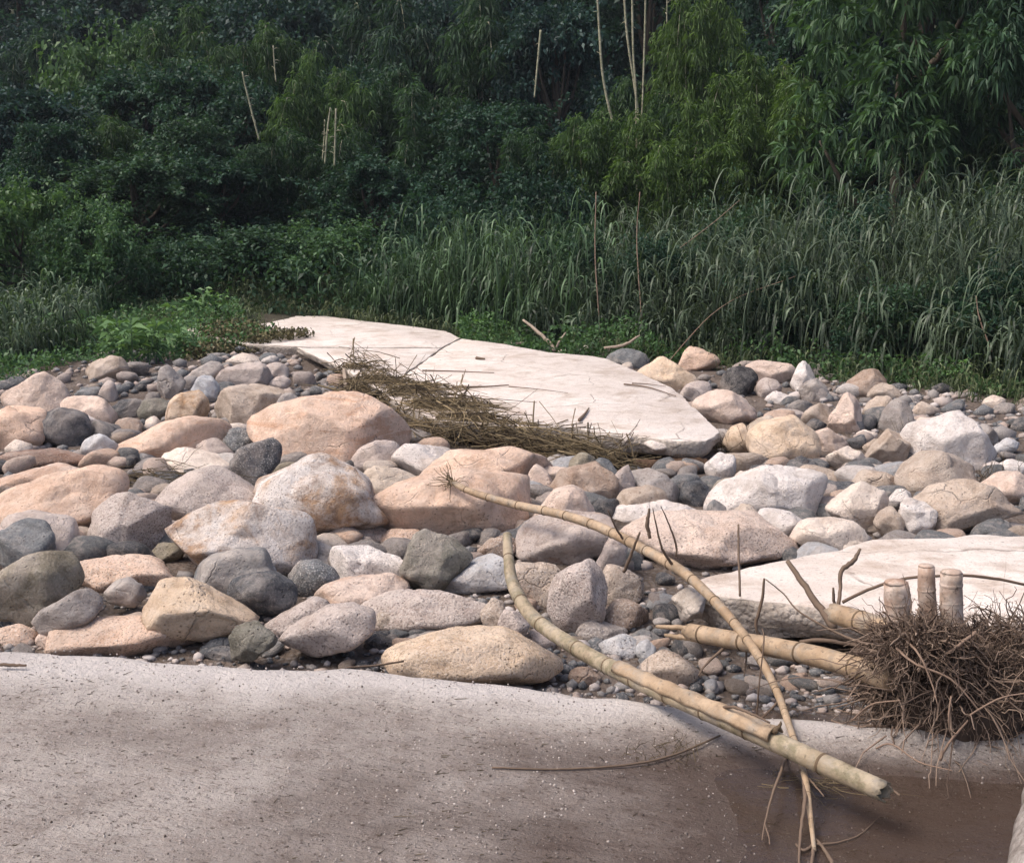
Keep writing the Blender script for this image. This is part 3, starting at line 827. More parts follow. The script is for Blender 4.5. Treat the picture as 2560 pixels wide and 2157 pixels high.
 ('C','dk','','1020,1650 1070,1615 1120,1640 1090,1690 1030,1690','charcoal cobble right of the tan pyramid rock'),
 ('C','pale','','1060,1710 1100,1670 1160,1690 1150,1730','little pale cobble beside the tan pyramid rock and slab rim'),
 ('C','gbr','s','1540,1730 1600,1670 1680,1630 1764,1680 1830,1740 1700,1790 1600,1790','speckled grey-brown mound of stone right of the thick pole'),
 ('C','brn','','1180,1750 1230,1700 1320,1700 1340,1770 1240,1790','brown cobble touching the slab rim under the thick bamboo pole'),
 ('C','blk','','40,1090 100,1040 170,1030 220,1060 180,1120 80,1120','black stone between the rust boulder and the green-grey five sided stone'),
 ('C','pink','s','-10,1040 60,960 160,965 240,985 200,1050 80,1060','pinkish stone under the left end of the lower big tan block'),
 ('C','tan','s','200,1040 270,985 360,990 420,1020 380,1070 240,1080','flat tan stone under the lower big tan block'),
 ('C','gry','','930,970 970,930 1000,980 960,1040 900,1040','slate stone at the right foot of the lower big tan block'),
 ('C','brn','s','700,1110 800,1030 880,1020 900,1070 830,1140 720,1160','brown stone between the five sided stone and the tip of the thick pole'),
 ('C','pink','','960,750 1000,650 1060,680 1090,740 1040,810','pale pink flank rock right of the upper big tan block'),
 ('C','pink','','1030,690 1100,660 1180,670 1150,720 1090,750','flat pink stone behind the brown rounded boulder'),
 # ---- right
 ('R','tan','aT','0,140 20,80 70,45 150,60 200,80 195,160 120,180 40,175','orange-tan block at the edge of the tall grass beyond the road slab'),
 ('R','tan2','','-198,160 -143,100 -60,120 40,170 120,230 60,290 -60,260 -180,200','long yellow-tan boulder leaning along the far edge of the road slab'),
 ('R','lil','','10,310 60,240 120,220 165,250 150,320 100,350','purple-grey stone below the long yellow-tan boulder'),
 ('R','blk','a','225,240 250,150 330,145 390,200 400,290 330,310 240,280','black angular block beyond the road slab corner'),
 ('R','pink','','350,160 440,115 530,125 600,130 580,200 490,240 420,220','pinkish rock behind the black angular block'),
 ('R','lil','','400,280 420,200 490,220 520,260 470,310','lilac stone between the black block and the white upright stone'),
 ('R','white','a','580,250 600,160 650,120 700,130 700,190 660,250 620,290','white upright stone at the foot of the tall grass'),
 ('R','lgr','','630,300 650,230 720,205 770,240 760,310 690,340','grey cracked stone right of the white upright stone'),
 ('R','dk','','560,360 600,310 680,330 700,380 620,390','dark wedge below the grey cracked stone'),
 ('R','pink','','90,360 140,320 250,270 340,275 400,320 400,400 330,450 200,460 120,420','large tan-pink boulder beside the corner of the road slab'),
 ('R','sand','','340,480 400,420 460,395 500,430 450,480 380,510','sand coloured stone behind the big yellowish boulder'),
 ('R','tan2','','380,560 390,490 470,440 600,410 680,450 720,540 700,610 640,660 520,670 420,650','big yellowish boulder with a brown scar right of the road slab corner'),
 ('R','tan2','','230,530 260,450 330,440 380,500 390,590 300,610','yellow-tan stone tucked between slab corner and the big yellowish boulder'),
 ('R','pink','','690,510 760,460 820,500 870,560 800,590 720,590','pale tan stone against the right flank of the big yellowish boulder'),
 ('R','gbr','','640,410 720,330 790,340 800,420 760,480 700,480','grey-tan stone above the pale tan stone'),
 ('R','pink','a','780,440 810,310 880,285 940,320 950,390 900,480 840,520','pinkish upright rock with a white cap in the right of the field'),
 ('R','brn','','865,260 900,190 990,160 1060,180 1075,220 1000,270 930,310 880,300','orange-brown dome at the grass edge, highest stone right of the white upright'),
 ('R','gbr','','980,270 1060,230 1120,245 1130,300 1080,330 1000,330','grey-brown stone just below the orange-brown dome'),
 ('R','gbr','a','960,390 1000,300 1070,295 1120,340 1060,400 990,430','brown-lilac stone right of the white capped upright rock'),
 ('R','lgr','a','1060,390 1140,310 1190,330 1200,450 1170,500 1090,480 1040,470','dark brown-grey rough rock left of the big white peak'),
 ('R','white','aR','1180,570 1190,490 1290,420 1380,390 1450,410 1530,500 1600,590 1640,660 1560,720 1400,720 1250,660','big smooth white peaked boulder, brightest in the right of the field'),
 ('R','gbr','n','1155,750 1200,660 1290,600 1380,580 1480,600 1540,680 1500,740 1380,780 1260,820 1180,800','brown oval boulder in front of the big white peak'),
 ('R','gbr','a','960,660 1010,590 1120,500 1180,480 1185,570 1140,650 1060,690','grey-brown pointed rock left of the big white peak'),
 ('R','pale','an','770,660 780,590 870,560 960,565 970,650 880,680 800,680','cream squared block left of the grey-brown pointed rock'),
 ('R','white','aRn','180,880 260,810 400,770 560,710 630,685 700,730 750,790 760,890 690,910 500,910 380,930 240,950','large bluish white wedge boulder above the pale speckled boulder'),
 ('R','gry','n','140,950 160,860 200,830 235,870 235,970 180,980','dark slate stone at the left end of the bluish white wedge'),
 ('R','gbr','n','250,970 280,900 340,850 390,900 420,970','brown stone in front of the bluish white wedge'),
 ('R','gbr','','620,680 680,650 780,680 850,720 760,750 680,710','flat brown stone behind the bluish white wedge'),
 ('R','dk','','760,790 790,740 900,735 920,770 840,830 780,820','dark slate stone at the right end of the bluish white wedge'),
 ('R','gbr','','910,730 960,680 1060,690 1150,730 1140,790 1030,800 930,760','pinkish-brown stone below the cream squared block'),
 ('R','pale','aRn','780,890 870,820 980,750 1050,780 1090,850 1020,950 950,990 860,940','cream tilted block with a brown right face above the undercut slab'),
 ('R','white','','1080,840 1130,770 1200,800 1190,850 1120,880','small white stone right of the cream tilted block'),
 ('R','white','an','1140,900 1180,830 1270,830 1320,870 1280,980 1200,1015 1130,1000','white stone with dark pits at the far rim of the undercut slab'),
 ('R','gbr','n','1010,940 1050,880 1110,870 1150,930 1140,1005 1060,1010','brown cobble between the cream tilted block and the pitted white stone'),
 ('R','gbr','an','1240,970 1330,880 1420,790 1500,745 1620,750 1700,800 1764,860 1720,940 1640,1000 1450,1010 1300,1000','large brown wedge boulder behind the undercut slab near the picture edge'),
 ('R','pink','','1560,770 1640,700 1764,690 1830,760 1800,860 1700,870','tan-pink boulder at the picture edge behind the large brown wedge boulder'),
 ('R','lil','','1090,700 1140,640 1180,650 1170,730 1120,720','small purple-brown stone below the grey-brown pointed rock'),
 ('R','white','n','410,940 470,880 560,885 640,940 660,1000 560,1020 460,980','white dome right behind the pale speckled boulder'),
 ('R','pale','n','600,1060 660,960 740,925 860,940 970,1010 880,1070 700,1100 610,1100','cream boulder on the far rim of the undercut slab'),
 ('R','pale','n','780,1090 850,1030 950,1040 960,1080 860,1110','flat cream stone lying on the rim of the undercut slab'),
 ('R','lgr','','1510,500 1560,440 1630,440 1650,490 1600,560 1540,550','grey round stone behind the right shoulder of the big white peak'),
 ('R','blu','','1620,570 1700,510 1750,540 1680,600','pale grey slab-like stone near the picture edge behind the big white peak'),
 ('R','white','','1640,670 1700,620 1790,620 1790,690 1680,700','white stone at the picture edge level with the foot of the big white peak'),
 ('R','dk','','0,840 40,750 110,730 170,790 150,860 60,870','charcoal rounded stone below the log under the road slab corner'),
 ('R','oli','','170,830 220,740 280,715 330,760 260,820','olive-brown wedge right of the charcoal rounded stone'),
 ('R','pale','','280,730 330,685 400,690 410,740 320,760','cream stone above the olive-brown wedge'),
 ('R','white','n','140,650 200,590 260,610 290,690 220,710 150,700','white round stone at the end of the log under the road slab'),
 ('R','white','','450,300 500,265 580,290 590,340 500,330','whitish stone below the lilac stone beyond the road slab corner'),
 ('R','lil','','450,410 520,360 620,380 640,420 540,430','pale lilac flat stone right of the large tan-pink boulder'),
 ('R','dk','','870,520 940,490 960,540 900,570','small dark stone at the foot of the white capped upright rock'),
 ('R','pale','','910,490 960,465 1010,480 990,520','small pale stone just right of the white capped upright rock'),
 ('R','gbr','','950,550 1000,510 1050,520 1040,580 980,590','small grey-brown stone left of the grey-brown pointed rock'),
 ('R','pale','','1200,450 1250,400 1310,400 1250,460','pale flat stone at the left shoulder of the big white peak'),
 ('R','gbr','','1200,380 1240,320 1340,370 1260,400','brown flat stone on the gravel behind the big white peak'),
 ('R','pale','','1560,330 1620,290 1680,310 1640,365','cream stone on the gravel strip at the grass edge near the picture edge'),
 ('R','lil','','1650,990 1720,945 1790,950 1790,1000 1680,1010','lilac stone under the large brown wedge boulder at the picture edge'),
 ('C','gry','a','1380,95 1480,50 1560,60 1580,100 1550,165 1480,155','blue-grey wedge against the far edge of the road slab'),
 ('E','white','','890,225 960,170 1010,190 1000,240','white rubble lump behind the far edge of the road slab'),
 ('E','white','a','1020,170 1045,115 1085,160 1050,200','small white tooth shaped stone behind the far edge of the road slab'),
 ('E','pale','','1080,250 1290,190 1320,240 1110,275','flat cream stone behind the far edge of the road slab'),
 ('E','pale','','760,225 820,185 880,205 860,240','cream rubble lump beside the driftwood behind the road slab'),
):
    traced_rock(*row)

def chunk(pxs, Y, thick, name, label, mat):
    pts = np.array([at(x, y, Y) for x, y in pxs])[:, [0, 2]]
    c, th, R = polar(pts, 3)
    sz = (pts.max(0) - pts.min(0)) / 2
    r = np.random.default_rng(int(sum(map(sum, pxs))))
    P, F = rock_shape(4, 5, rand_planes(r, 8, True), 30, (th, R), thick, sz, .06)
    o = mk(name, P, F, M[mat]); o.location = (c[0], Y, c[1]); o.color = (.6, .53, .48, 1)
    return tag(o, label, 'concrete chunk')
chunk([(1600, 1112), (1625, 1100), (1690, 1105), (1692, 1122), (1650, 1136), (1608, 1128)], 12.2, .14, 'concrete_chunk', 'loose flat concrete chunk hanging below the broken corner of the road slab', 'concrete')
chunk([(1552, 1095), (1580, 1085), (1586, 1100), (1570, 1110), (1552, 1106)], 12.2, .06, 'concrete_chunk', 'small concrete crumb on the broken edge left of the loose flat chunk', 'concrete')
chunk([(1678, 1500), (1700, 1462), (1745, 1475), (1785, 1500), (1790, 1545), (1745, 1566), (1690, 1560)], 7.15, .22, 'concrete_chunk', 'weathered concrete lump at the left end of the undercut slab', 'broken')
chunk([(1085, 1050), (1130, 1040), (1240, 1058), (1250, 1078), (1160, 1082), (1090, 1070)], 13.6, .16, 'concrete_chunk', 'cracked concrete ledge below the straw along the road slab edge', 'concrete')

# ---- cobbles that fill the gaps, and the gravel under them
def covered(px, py, Y):
    for poly, ry in ROCKS:
        if ry < Y + .1 and inside(poly, np.array([px]), np.array([py]))[0]: return True
    return False

def project(p):
    c, s = math.cos(PITCH), math.sin(PITCH)
    d = np.asarray(p) - (0, 0, CAM_H)
    f = d[1] * c - d[2] * s; u = d[1] * s + d[2] * c
    return 1280 + FPX * d[0] / f, 1078.5 - FPX * u / f

def free(x, y, m=0.0):
    if y < float(edge_y(x)) + .1 + m: return False
    if inside(MID_POLY, np.array([x]), np.array([y]))[0]: return False
    return not any(inside(q, np.array([x]), np.array([y]))[0] for q in FAR_POLYS)

for nm, q in (('split bamboo culm', (.95, 6.6)), ('bamboo root clump', (1.8, 5.75)), ('thick bamboo pole', (.45, 6.2)), ('thin bamboo pole', (1.2, 6.25)), ('undercut slab edge', (1.5, 6.9)), ('weathered concrete lump', (.95, 7.1))):
    SHORT.append((nm, np.array(q)))
cobble_meshes = []
for k in range(14):
    r = np.random.default_rng(500 + k)
    th = np.linspace(-math.pi, math.pi, 145)
    R = 1 + .10 * np.sin(2 * th + r.uniform(0, 6)) + .06 * np.sin(3 * th + r.uniform(0, 6)); R *= 1 / np.sqrt((np.cos(th) / 1.15) ** 2 + (np.sin(th) / .72) ** 2) / 1.0
    P, F = rock_shape(3, 700 + k * 13, rand_planes(r, 6, k % 2 == 0), 14, (th, R), r.uniform(.75, 1.05), (1.15, .72), .05)
    o = mk('cobble', P, F, M['rock']); cobble_meshes.append(o.data); bpy.data.objects.remove(o)

ZONES = [('near', 'in the gravel between the silty slab and the boulders', 6.6, 8.6), ('mid', 'wedged in a gap of the boulder field', 8.6, 12.0),
         ('far', 'near the grass at the back of the boulder field', 12.0, 21.0)]
SHADES = [('grey', ['gry', 'lgr', 'dk', 'gry']), ('pinkish', ['lil', 'pink', 'gbr', 'tan']), ('pale', ['pale', 'blu', 'white'])]
r = np.random.default_rng(42); made = 0; tries = 0
quota = {'near': 90, 'mid': 150, 'far': 105}; used = {}
while sum(quota.values()) > 0 and tries < 20000:
    tries += 1
    zi = r.integers(0, 3); zn, where, y0, y1 = ZONES[zi]
    if quota[zn] <= 0: continue
    y = r.uniform(y0, y1); x = r.uniform(-.46, .46) * y
    if zn == 'near' and r.random() < .55: x = r.uniform(-.12, .30) * y; y = r.uniform(6.6, 7.9)
    if not free(x, y, .05): continue
    z = float(zg(x, y)); px, py = project((x, y, z + .04))
    if not (-20 < px < 2580) or py > 2100 or covered(px, py, y): continue
    if zn == 'far' and (px < 250 and py < 950 or py < 880): continue
    quota[zn] -= 1
    s = r.uniform(.045, .095) if zn == 'near' else r.uniform(.09, .19) if zn == 'mid' else r.uniform(.07, .2)
    kn = 'stone' if s > .125 else 'cobble'
    o = bpy.data.objects.new(kn, cobble_meshes[r.integers(0, 14)]); COL.objects.link(o)
    o.scale = (s * r.uniform(.85, 1.25), s * r.uniform(.85, 1.2), s * r.uniform(.75, 1.05))
    o.rotation_euler = (r.uniform(-.25, .25), r.uniform(-.3, .3), r.uniform(0, 6.28))
    o.location = (x, y, z + s * .33)
    sn, cols = SHADES[r.choice(3, p=[.55, .30, .15] if zn == 'near' else [.58, .27, .15])]
    o.color = (*(np.array(PAL[cols[r.integers(0, len(cols))]]) * r.uniform(.85, 1.15)), 1)
    o['speckle'] = float(r.uniform(.2, 1)); o['rust'] = 0.0; o['band'] = .3
    near = sorted(SHORT, key=lambda q: np.linalg.norm(q[1] - (x, y)) + (9 if q[0].split()[-1] in ('stone', 'cobble') and len(q[0].split()) < 3 else 0))
    a_, b_ = near[0], next(q for q in near[1:] if q[0] != near[0][0]); dv = np.array([x, y]) - a_[1]
    side = ('right of' if dv[0] > 0 else 'left of') if abs(dv[0]) > abs(dv[1]) else ('behind' if dv[1] > 0 else 'in front of')
    opts = [f'small {sn} {kn} between the {a_[0]} and the {b_[0]}', f'small {sn} {kn} {side} the {a_[0]}', f'small {sn} {kn} {side} the {a_[0]}, towards the {b_[0]}', f'small {sn} {kn} near the {near[2][0]} and the {a_[0]}']
    lab = next((q for q in opts if q not in used and len(q.split()) <= 16), opts[1]); used[lab] = 1
    tag(o, lab, kn, f'{sn} {kn}s {where}')

def gravel(n, region, size, name, label, seed, dark=(0, 1)):
    r = np.random.default_rng(seed)
    D, F = ICO[1]; mb_V = []; A = []; k = 0
    while k < n:
        x, y = region(r)
        if not free(x, y): continue
        s = size * math.exp(r.normal(0, .45))
        d = D * (s * r.uniform(.8, 1.3), s * r.uniform(.7, 1.1), s * r.uniform(.45, .8)) * (1 + .16 * r.normal(size=(len(D), 1)))
        a = r.uniform(0, 6.28); c, sn = math.cos(a), math.sin(a)
        d = np.stack([d[:, 0] * c - d[:, 1] * sn, d[:, 0] * sn + d[:, 1] * c, d[:, 2]], 1)
        mb_V.append(d + (x, y, float(zg(x, y)) + s * .25)); A.append(r.uniform(*dark)); k += 1
    V = np.concatenate(mb_V); nv = len(D)
    Fa = (F[None] + (np.arange(n) * nv)[:, None, None]).reshape(-1, 3)
    return tag(mk(name, V, Fa, M['pebble'], attr=np.repeat(A, nv)), label, 'gravel', kind='stuff')

t = NT('pebble_mix')
tint = t.n('Attribute', None, attribute_name='tint').outputs['Fac']
v = t.n('TexCoord').outputs['Object']
pc = t.ramp(tint, [(0.0, (.045, .047, .052)), (.35, (.13, .135, .14)), (.6, (.26, .235, .22)), (.8, (.36, .28, .235)), (1.0, (.56, .52, .50))])
nz = t.noise(v, 60, 4, .65)
pc = t.mix(t.mapr(nz, .5, .68, 0, .5), pc, (.5, .45, .42))
t.bump(nz, .5, .01)
M['pebble'] = t.out(pc, .85, .25)
gravel(2600, lambda r: ((lambda y: (r.uniform(-.46, .42) * y, y))(6.3 + 1.9 * r.random() ** 1.2)), .022, 'gravel', 'fine grey gravel between the silty slab and the first boulders', 61)
gravel(1300, lambda r: ((lambda y: (r.uniform(-.46, .46) * y, y))(r.uniform(8.2, 19))), .038, 'gravel', 'coarse gravel and shingle lying in the gaps of the boulder field', 62, (.1, 1))

gravel(700, lambda r: ((lambda y: (r.uniform(.25, .47) * y, y))(r.uniform(13, 18))), .05, 'gravel', 'shingle strip between the big white peak and the tall grass', 63, (.3, 1))
gravel(800, lambda r: ((lambda y: (r.uniform(-.46, -.14) * y, y))(r.uniform(12, 20))), .05, 'gravel', 'shingle below the grassy bank left of the road slab', 64, (.1, .9))

# ---- grit and bits of twig on the silty slab
r = np.random.default_rng(9)
D, F = ICO[1]; n = 11000
y = 3.6 + 3.4 * r.random(n) ** 1.0; x = r.uniform(-.5, .46, n) * y
keep = (y < edge_y(x) - .03); x, y = x[keep], y[keep]; n = len(x)
z = pave_z(x, y)
s = np.minimum(.0028 * np.exp(r.normal(0, .45, n)), .0058)
V = D[None] * s[:, None, None] * r.uniform(.6, 1.4, (n, 1, 3)) + np.stack([x, y, z + s * .2], 1)[:, None]
tint_ = np.where(r.random(n) < .72, r.normal(.66, .13, n), np.where(r.random(n) < .75, r.uniform(0, .15, n), r.uniform(.8, 1, n)))
tint_ = tint_ * np.where(z < -.012, np.where(r.random(n) < .93, .35, .8), 1.0)     # silt-stained grit in the wet
tag(mk('grit', V.reshape(-1, 3), (F[None] + (np.arange(n) * len(D))[:, None, None]).reshape(-1, 3), M['chip'], attr=np.repeat(tint_, len(D))),
    'pale and dark grit scattered over the silty slab', 'grit', kind='stuff')
n = 900
y = 3.8 + 2.6 * r.random(n); x = r.uniform(-.5, .46, n) * y
keep = (y < edge_y(x) - .08) & (fbm(np.stack([x * 1.5, y * 2.5, 0 * x], 1), 2, 2) > .12); x, y = x[keep], y[keep]; n = len(x)
L = .02 * np.exp(r.normal(0, .6, n)); a = .35 + r.normal(0, .5, n)
tt = np.linspace(-.5, .5, 3)[None]
X = x[:, None] + np.cos(a)[:, None] * L[:, None] * tt; Yy = y[:, None] + np.sin(a)[:, None] * L[:, None] * tt
Zz = np.stack([pave_z(X[:, k], Yy[:, k]) for k in range(3)], 1) + .003
Vs, Fs, As = sticks(np.stack([X, Yy, Zz], -1), .0022 * np.ones(n), r.uniform(0, .4, n))
tag(mk('litter', Vs, Fs, M['straw'], attr=As), 'short dark bits of twig washed over the silty slab', 'litter', kind='stuff')
# ---------------------------------------------------------------- bamboo poles, root clump, driftwood
def rest(x, y, Y, w):
    """Sight-line point at distance Y, brought forward where it would sink into the pavement."""
    p = at(x, y, Y); rad = w * Y / FPX / 2
    if p[1] < float(edge_y(p[0])):
        for _ in range(6):
            lim = max(float(pave_z(np.array([p[0]]), np.array([p[1]]))[0]), -.0375) + rad + .002
            if p[2] >= lim: break
            p = on_plane(x, y, lim)
    return p

def pole(name, pts, mat, parent=None, node_gap=.30, hollow_end=True, sides=14, loc=None, node_mat='node', node_k=1.07, hollow_start=False):
    """A bamboo culm: pts are (px, py, Y, diameter in photo pixels); its joints are rings of their own."""
    P = np.array([[*rest(x, y, Y, w), w * Y / FPX / 2] for x, y, Y, w in pts])
    loc = P[0, :3] if loc is None else np.asarray(loc)
    L = np.linalg.norm(np.diff(P[:, :3], axis=0), axis=1).sum()
    Q = catmull(P, max(12, int(L / .05)))
    r_ = np.random.default_rng(int(abs(P.sum()) * 1000) % 9999)
    C = Q[:, :3] - loc; R = Q[:, 3] * (1 + .012 * r_.normal(size=len(Q)))
    T = unit(Q[-1, :3] - Q[-2, :3])
    V, F = tube(C, R, sides)
    if hollow_end:                                                    # open broken mouth: splintered lip, inner wall, membrane deep inside
        n0 = (len(C) - 1) * sides; ring = V[n0:].copy(); cc = C[-1]
        lip = ring + T * (r_.uniform(-.55, .5, (sides, 1)) * Q[-1, 3]); V[n0:] = lip
        inner = [cc + (lip - cc) * .80, cc + (ring - cc) * .78 - T * .04, cc + (ring - cc) * .74 - T * .26]
        inner[0] = inner[0] + (lip - ring).mean(1, keepdims=True) * 0
        V = np.concatenate([V] + inner); j = np.arange(sides); j2 = (j + 1) % sides
        F = [F[0], F[1]] + [np.stack([n0 + q * sides + j, n0 + q * sides + j2, n0 + (q + 1) * sides + j2, n0 + (q + 1) * sides + j], 1) for q in range(3)] + [np.array([[n0 + 3 * sides + q for q in range(sides)]])]
    o = mk(name, V, F, M[mat], parent)
    if parent is None: o.location = loc
    s = np.concatenate([[0], np.cumsum(np.linalg.norm(np.diff(Q[:, :3], axis=0), axis=1))])
    u = node_gap * .6; 
    while u < s[-1] - .05:
        k = int(np.searchsorted(s, u)); k = min(max(k, 1), len(Q) - 1)
        f = (u - s[k - 1]) / (s[k] - s[k - 1] + 1e-9); q = Q[k - 1] * (1 - f) + Q[k] * f
        t_ = unit(Q[k, :3] - Q[k - 1, :3]); rr = q[3]
        PP = np.array([q[:3] - loc + t_ * d for d in (-.16 * rr, -.07 * rr, .07 * rr, .16 * rr)])
        V2, F2 = tube(PP, rr * np.array([1.0, node_k, node_k, 1.0]), sides, cap=False)
        mk('node', V2, F2, M[node_mat], o)
        u += node_gap * r_.uniform(.72, 1.25)
    return o

def twig(name, pts, mat='twig', parent=None, label=None, cat='twig', sides=6, loc=None, group=None):
    P = np.array([[*rest(x, y, Y, w), w * Y / FPX / 2] for x, y, Y, w in pts])
    Q = catmull(P, 4 * len(P) + 4)
    loc = P[0, :3] if loc is None else np.asarray(loc)
    r_ = np.random.default_rng(int(abs(P.sum()) * 999) % 9999)
    C = Q[:, :3] - loc + r_.normal(size=(len(Q), 3)) * Q[:, 3:4] * .12
    V, F = tube(C, np.maximum(Q[:, 3], .0012), sides)
    o = mk(name, V, F, M[mat], parent)
    if parent is None: o.location = loc; tag(o, label, cat, group)
    return o

# thick pole: stands on the gravel, leans forward over the silty slab
pa = pole('bamboo_pole', [(x, y, on_plane(x, y, z)[1], w) for x, y, z, w in ((1268, 1338, .44, 23), (1272, 1400, .34, 28), (1284, 1465, .22, 33), (1335, 1545, .13, 38), (1450, 1625, .11, 42), (1590, 1700, .13, 46),
          (1760, 1775, .15, 50), (1930, 1850, .15, 54), (2070, 1915, .14, 57), (2212, 1978, .13, 56))], 'bamboo_moss', node_gap=.34, sides=18, node_k=1.05)
tag(pa, 'thick mossy bamboo pole with a hollow broken end over the wet slab', 'bamboo pole')
loc = np.array(pa.location)
def half_shell(pts, parent, loc):
    """The peeled strip of culm wall that rides on the thick pole."""
    P = np.array([[*rest(x, y, Y, w), w * Y / FPX / 2] for x, y, Y, w in pts]); Q = catmull(P, 24)
    V = []; ns = 9
    T = unit(np.gradient(Q[:, :3], axis=0)); up = np.array([0, -.35, 1.0])
    for i, (q, t_) in enumerate(zip(Q, T)):
        a = unit(np.cross(t_, up)); b = np.cross(a, t_)
        wob = 1 + .08 * math.sin(i * 1.7)
        for side in (1.0, .84):
            for k in range(ns):
                g = math.pi * (.02 + .96 * k / (ns - 1))
                V.append(q[:3] - loc + q[3] * side * wob * (math.cos(g) * a + math.sin(g) * b))
    n = len(Q); F = []
    for i in range(n - 1):
        A0, B0 = i * 2 * ns, (i + 1) * 2 * ns
        for k in range(ns - 1):
            F += [[A0 + k, A0 + k + 1, B0 + k + 1, B0 + k], [A0 + ns + k + 1, A0 + ns + k, B0 + ns + k, B0 + ns + k + 1]]
        F += [[A0, B0, B0 + ns, A0 + ns], [A0 + ns - 1, A0 + 2 * ns - 1, B0 + 2 * ns - 1, B0 + ns - 1]]
    for A0 in (0, (n - 1) * 2 * ns):
        F += [[A0 + k, A0 + k + 1, A0 + ns + k + 1, A0 + ns + k] for k in range(ns - 1)]
    return mk('peeled_strip', V, np.array(F), M['bamboo'], parent)
half_shell([(x, y, on_plane(x, y, z)[1], w) for x, y, z, w in ((1545, 1672, .14, 46), (1700, 1741, .16, 52), (1840, 1801, .17, 57), (1938, 1844, .17, 60))], pa, loc)
twig('side_twig', [(1935, 1828, 4.84, 18), (1950, 1812, 4.84, 10), (1952, 1802, 4.84, 3)], 'node', pa, loc=loc)
twig('side_twig', [(1800, 1772, 5.12, 10), (1830, 1766, 5.02, 9), (1880, 1784, 4.9, 7), (1925, 1806, 4.84, 5)], 'twig', pa, loc=loc)

# thin long pole, its twiggy tip up among the tan blocks
pb = pole('bamboo_pole', [(1128, 1204, 9.3, 14), (1180, 1230, 9.15, 18), (1290, 1262, 8.85, 22), (1400, 1285, 8.5, 24), (1500, 1318, 8.1, 26), (1600, 1368, 7.65, 27), (1700, 1425, 7.2, 28),
          (1775, 1490, 6.78, 27), (1850, 1575, 6.34, 26), (1905, 1655, 5.94, 23), (1945, 1735, 5.64, 21), (1972, 1810, 5.38, 19), (1995, 1880, 5.2, 17), (2016, 1960, 5.3, 15), (2026, 2040, 5.1, 13),
          (2036, 2125, 4.85, 10)], 'bamboo', node_gap=.27, sides=12, hollow_end=False, node_mat='node', node_k=1.10)
tag(pb, 'thin long curved bamboo pole crossing from the tan blocks down to the wet slab', 'bamboo pole')
loc = np.array(pb.location)
for pts in (
    [(1680, 1410, 7.25, 8), (1655, 1370, 7.2, 6), (1640, 1310, 7.15, 4), (1632, 1270, 7.1, 2)],
    [(1690, 1390, 7.2, 6), (1690, 1360, 7.2, 6), (1668, 1300, 7.15, 4), (1652, 1265, 7.1, 2)],
    [(1560, 1350, 7.8, 7), (1540, 1320, 7.75, 5), (1520, 1275, 7.7, 3)],
    [(1625, 1345, 7.6, 9), (1618, 1310, 7.6, 12), (1624, 1270, 7.6, 6)],
    [(1560, 1430, 7.5, 9), (1580, 1380, 7.45, 8), (1600, 1330, 7.4, 5)],
    [(1857, 1585, 6.42, 12), (1810, 1620, 6.4, 9), (1765, 1660, 6.35, 6), (1745, 1690, 6.3, 3)],
    [(1862, 1590, 6.42, 8), (1866, 1640, 6.4, 6), (1860, 1690, 6.35, 3)],
    [(1955, 1740, 5.8, 9), (1930, 1770, 5.75, 7), (1895, 1800, 5.7, 7), (1893, 1775, 5.7, 5), (1900, 1690, 5.7, 4), (1910, 1600, 5.75, 4), (1905, 1570, 5.8, 2)],
    [(1900, 1590, 6.3, 6), (1890, 1560, 6.3, 9), (1905, 1500, 6.3, 8), (1911, 1445, 6.3, 6)],
    [(1975, 1860, 5.5, 9), (1955, 1920, 5.4, 8), (1930, 1990, 5.25, 7), (1912, 2060, 5.15, 5), (1905, 2100, 5.1, 3)],
    [(1912, 2060, 5.15, 5), (1922, 2090, 5.1, 4), (1925, 2110, 5.08, 3)],
    [(2010, 1930, 5.4, 10), (2012, 2000, 5.25, 10), (2004, 2060, 5.12, 8), (1998, 2130, 4.95, 7), (2000, 2175, 4.85, 5)],
    [(2032, 2090, 4.95, 9), (2055, 2115, 4.9, 8), (2078, 2150, 4.8, 11), (2085, 2180, 4.75, 10)],
    [(2034, 2110, 4.9, 8), (2010, 2125, 4.85, 8), (1990, 2110, 4.85, 6)],
    [(2040, 2110, 4.88, 7), (2095, 2105, 4.85, 5), (2150, 2085, 4.85, 4), (2198, 2040, 4.85, 2)],
    [(2036, 2110, 4.88, 10), (2030, 2150, 4.75, 9), (2028, 2190, 4.65, 8)],
    [(2000, 1925, 5.4, 7), (2035, 1960, 5.35, 5), (2060, 1990, 5.3, 3)],
    ): twig('side_twig', pts, 'twig', pb, loc=loc)
r = np.random.default_rng(3)
tipc = at(1128, 1204, 9.3) - loc                                        # dried rootlets at the upper tip
n = 34; d = unit(r.normal(size=(n, 3)) + (-.8, 0, .25)); tt = np.linspace(0, 1, 5)[None, :, None]
PP = tipc + d[:, None] * tt * r.uniform(.06, .20, (n, 1, 1)) + np.cumsum(r.normal(size=(n, 5, 3)) * .012, 1)
V, F, A = sticks(PP, .004 * np.ones(n), r.uniform(.1, .8, n)); mk('dry_rootlets', V, F, M['straw'], pb, attr=A)
n = 60; c0 = at(2060, 2110, 4.86) - loc                                 # wisps of dead leaf at the lower end
d = unit(r.normal(size=(n, 3)) * (1, .6, .5) + (.6, 0, .15)); PP = c0 + r.normal(size=(n, 1, 3)) * (.09, .05, .04) + d[:, None] * tt * r.uniform(.05, .2, (n, 1, 1)) + np.cumsum(r.normal(size=(n, 5, 3)) * .012, 1)
PP[..., 2] = np.maximum(PP[..., 2], -loc[2] - .03)
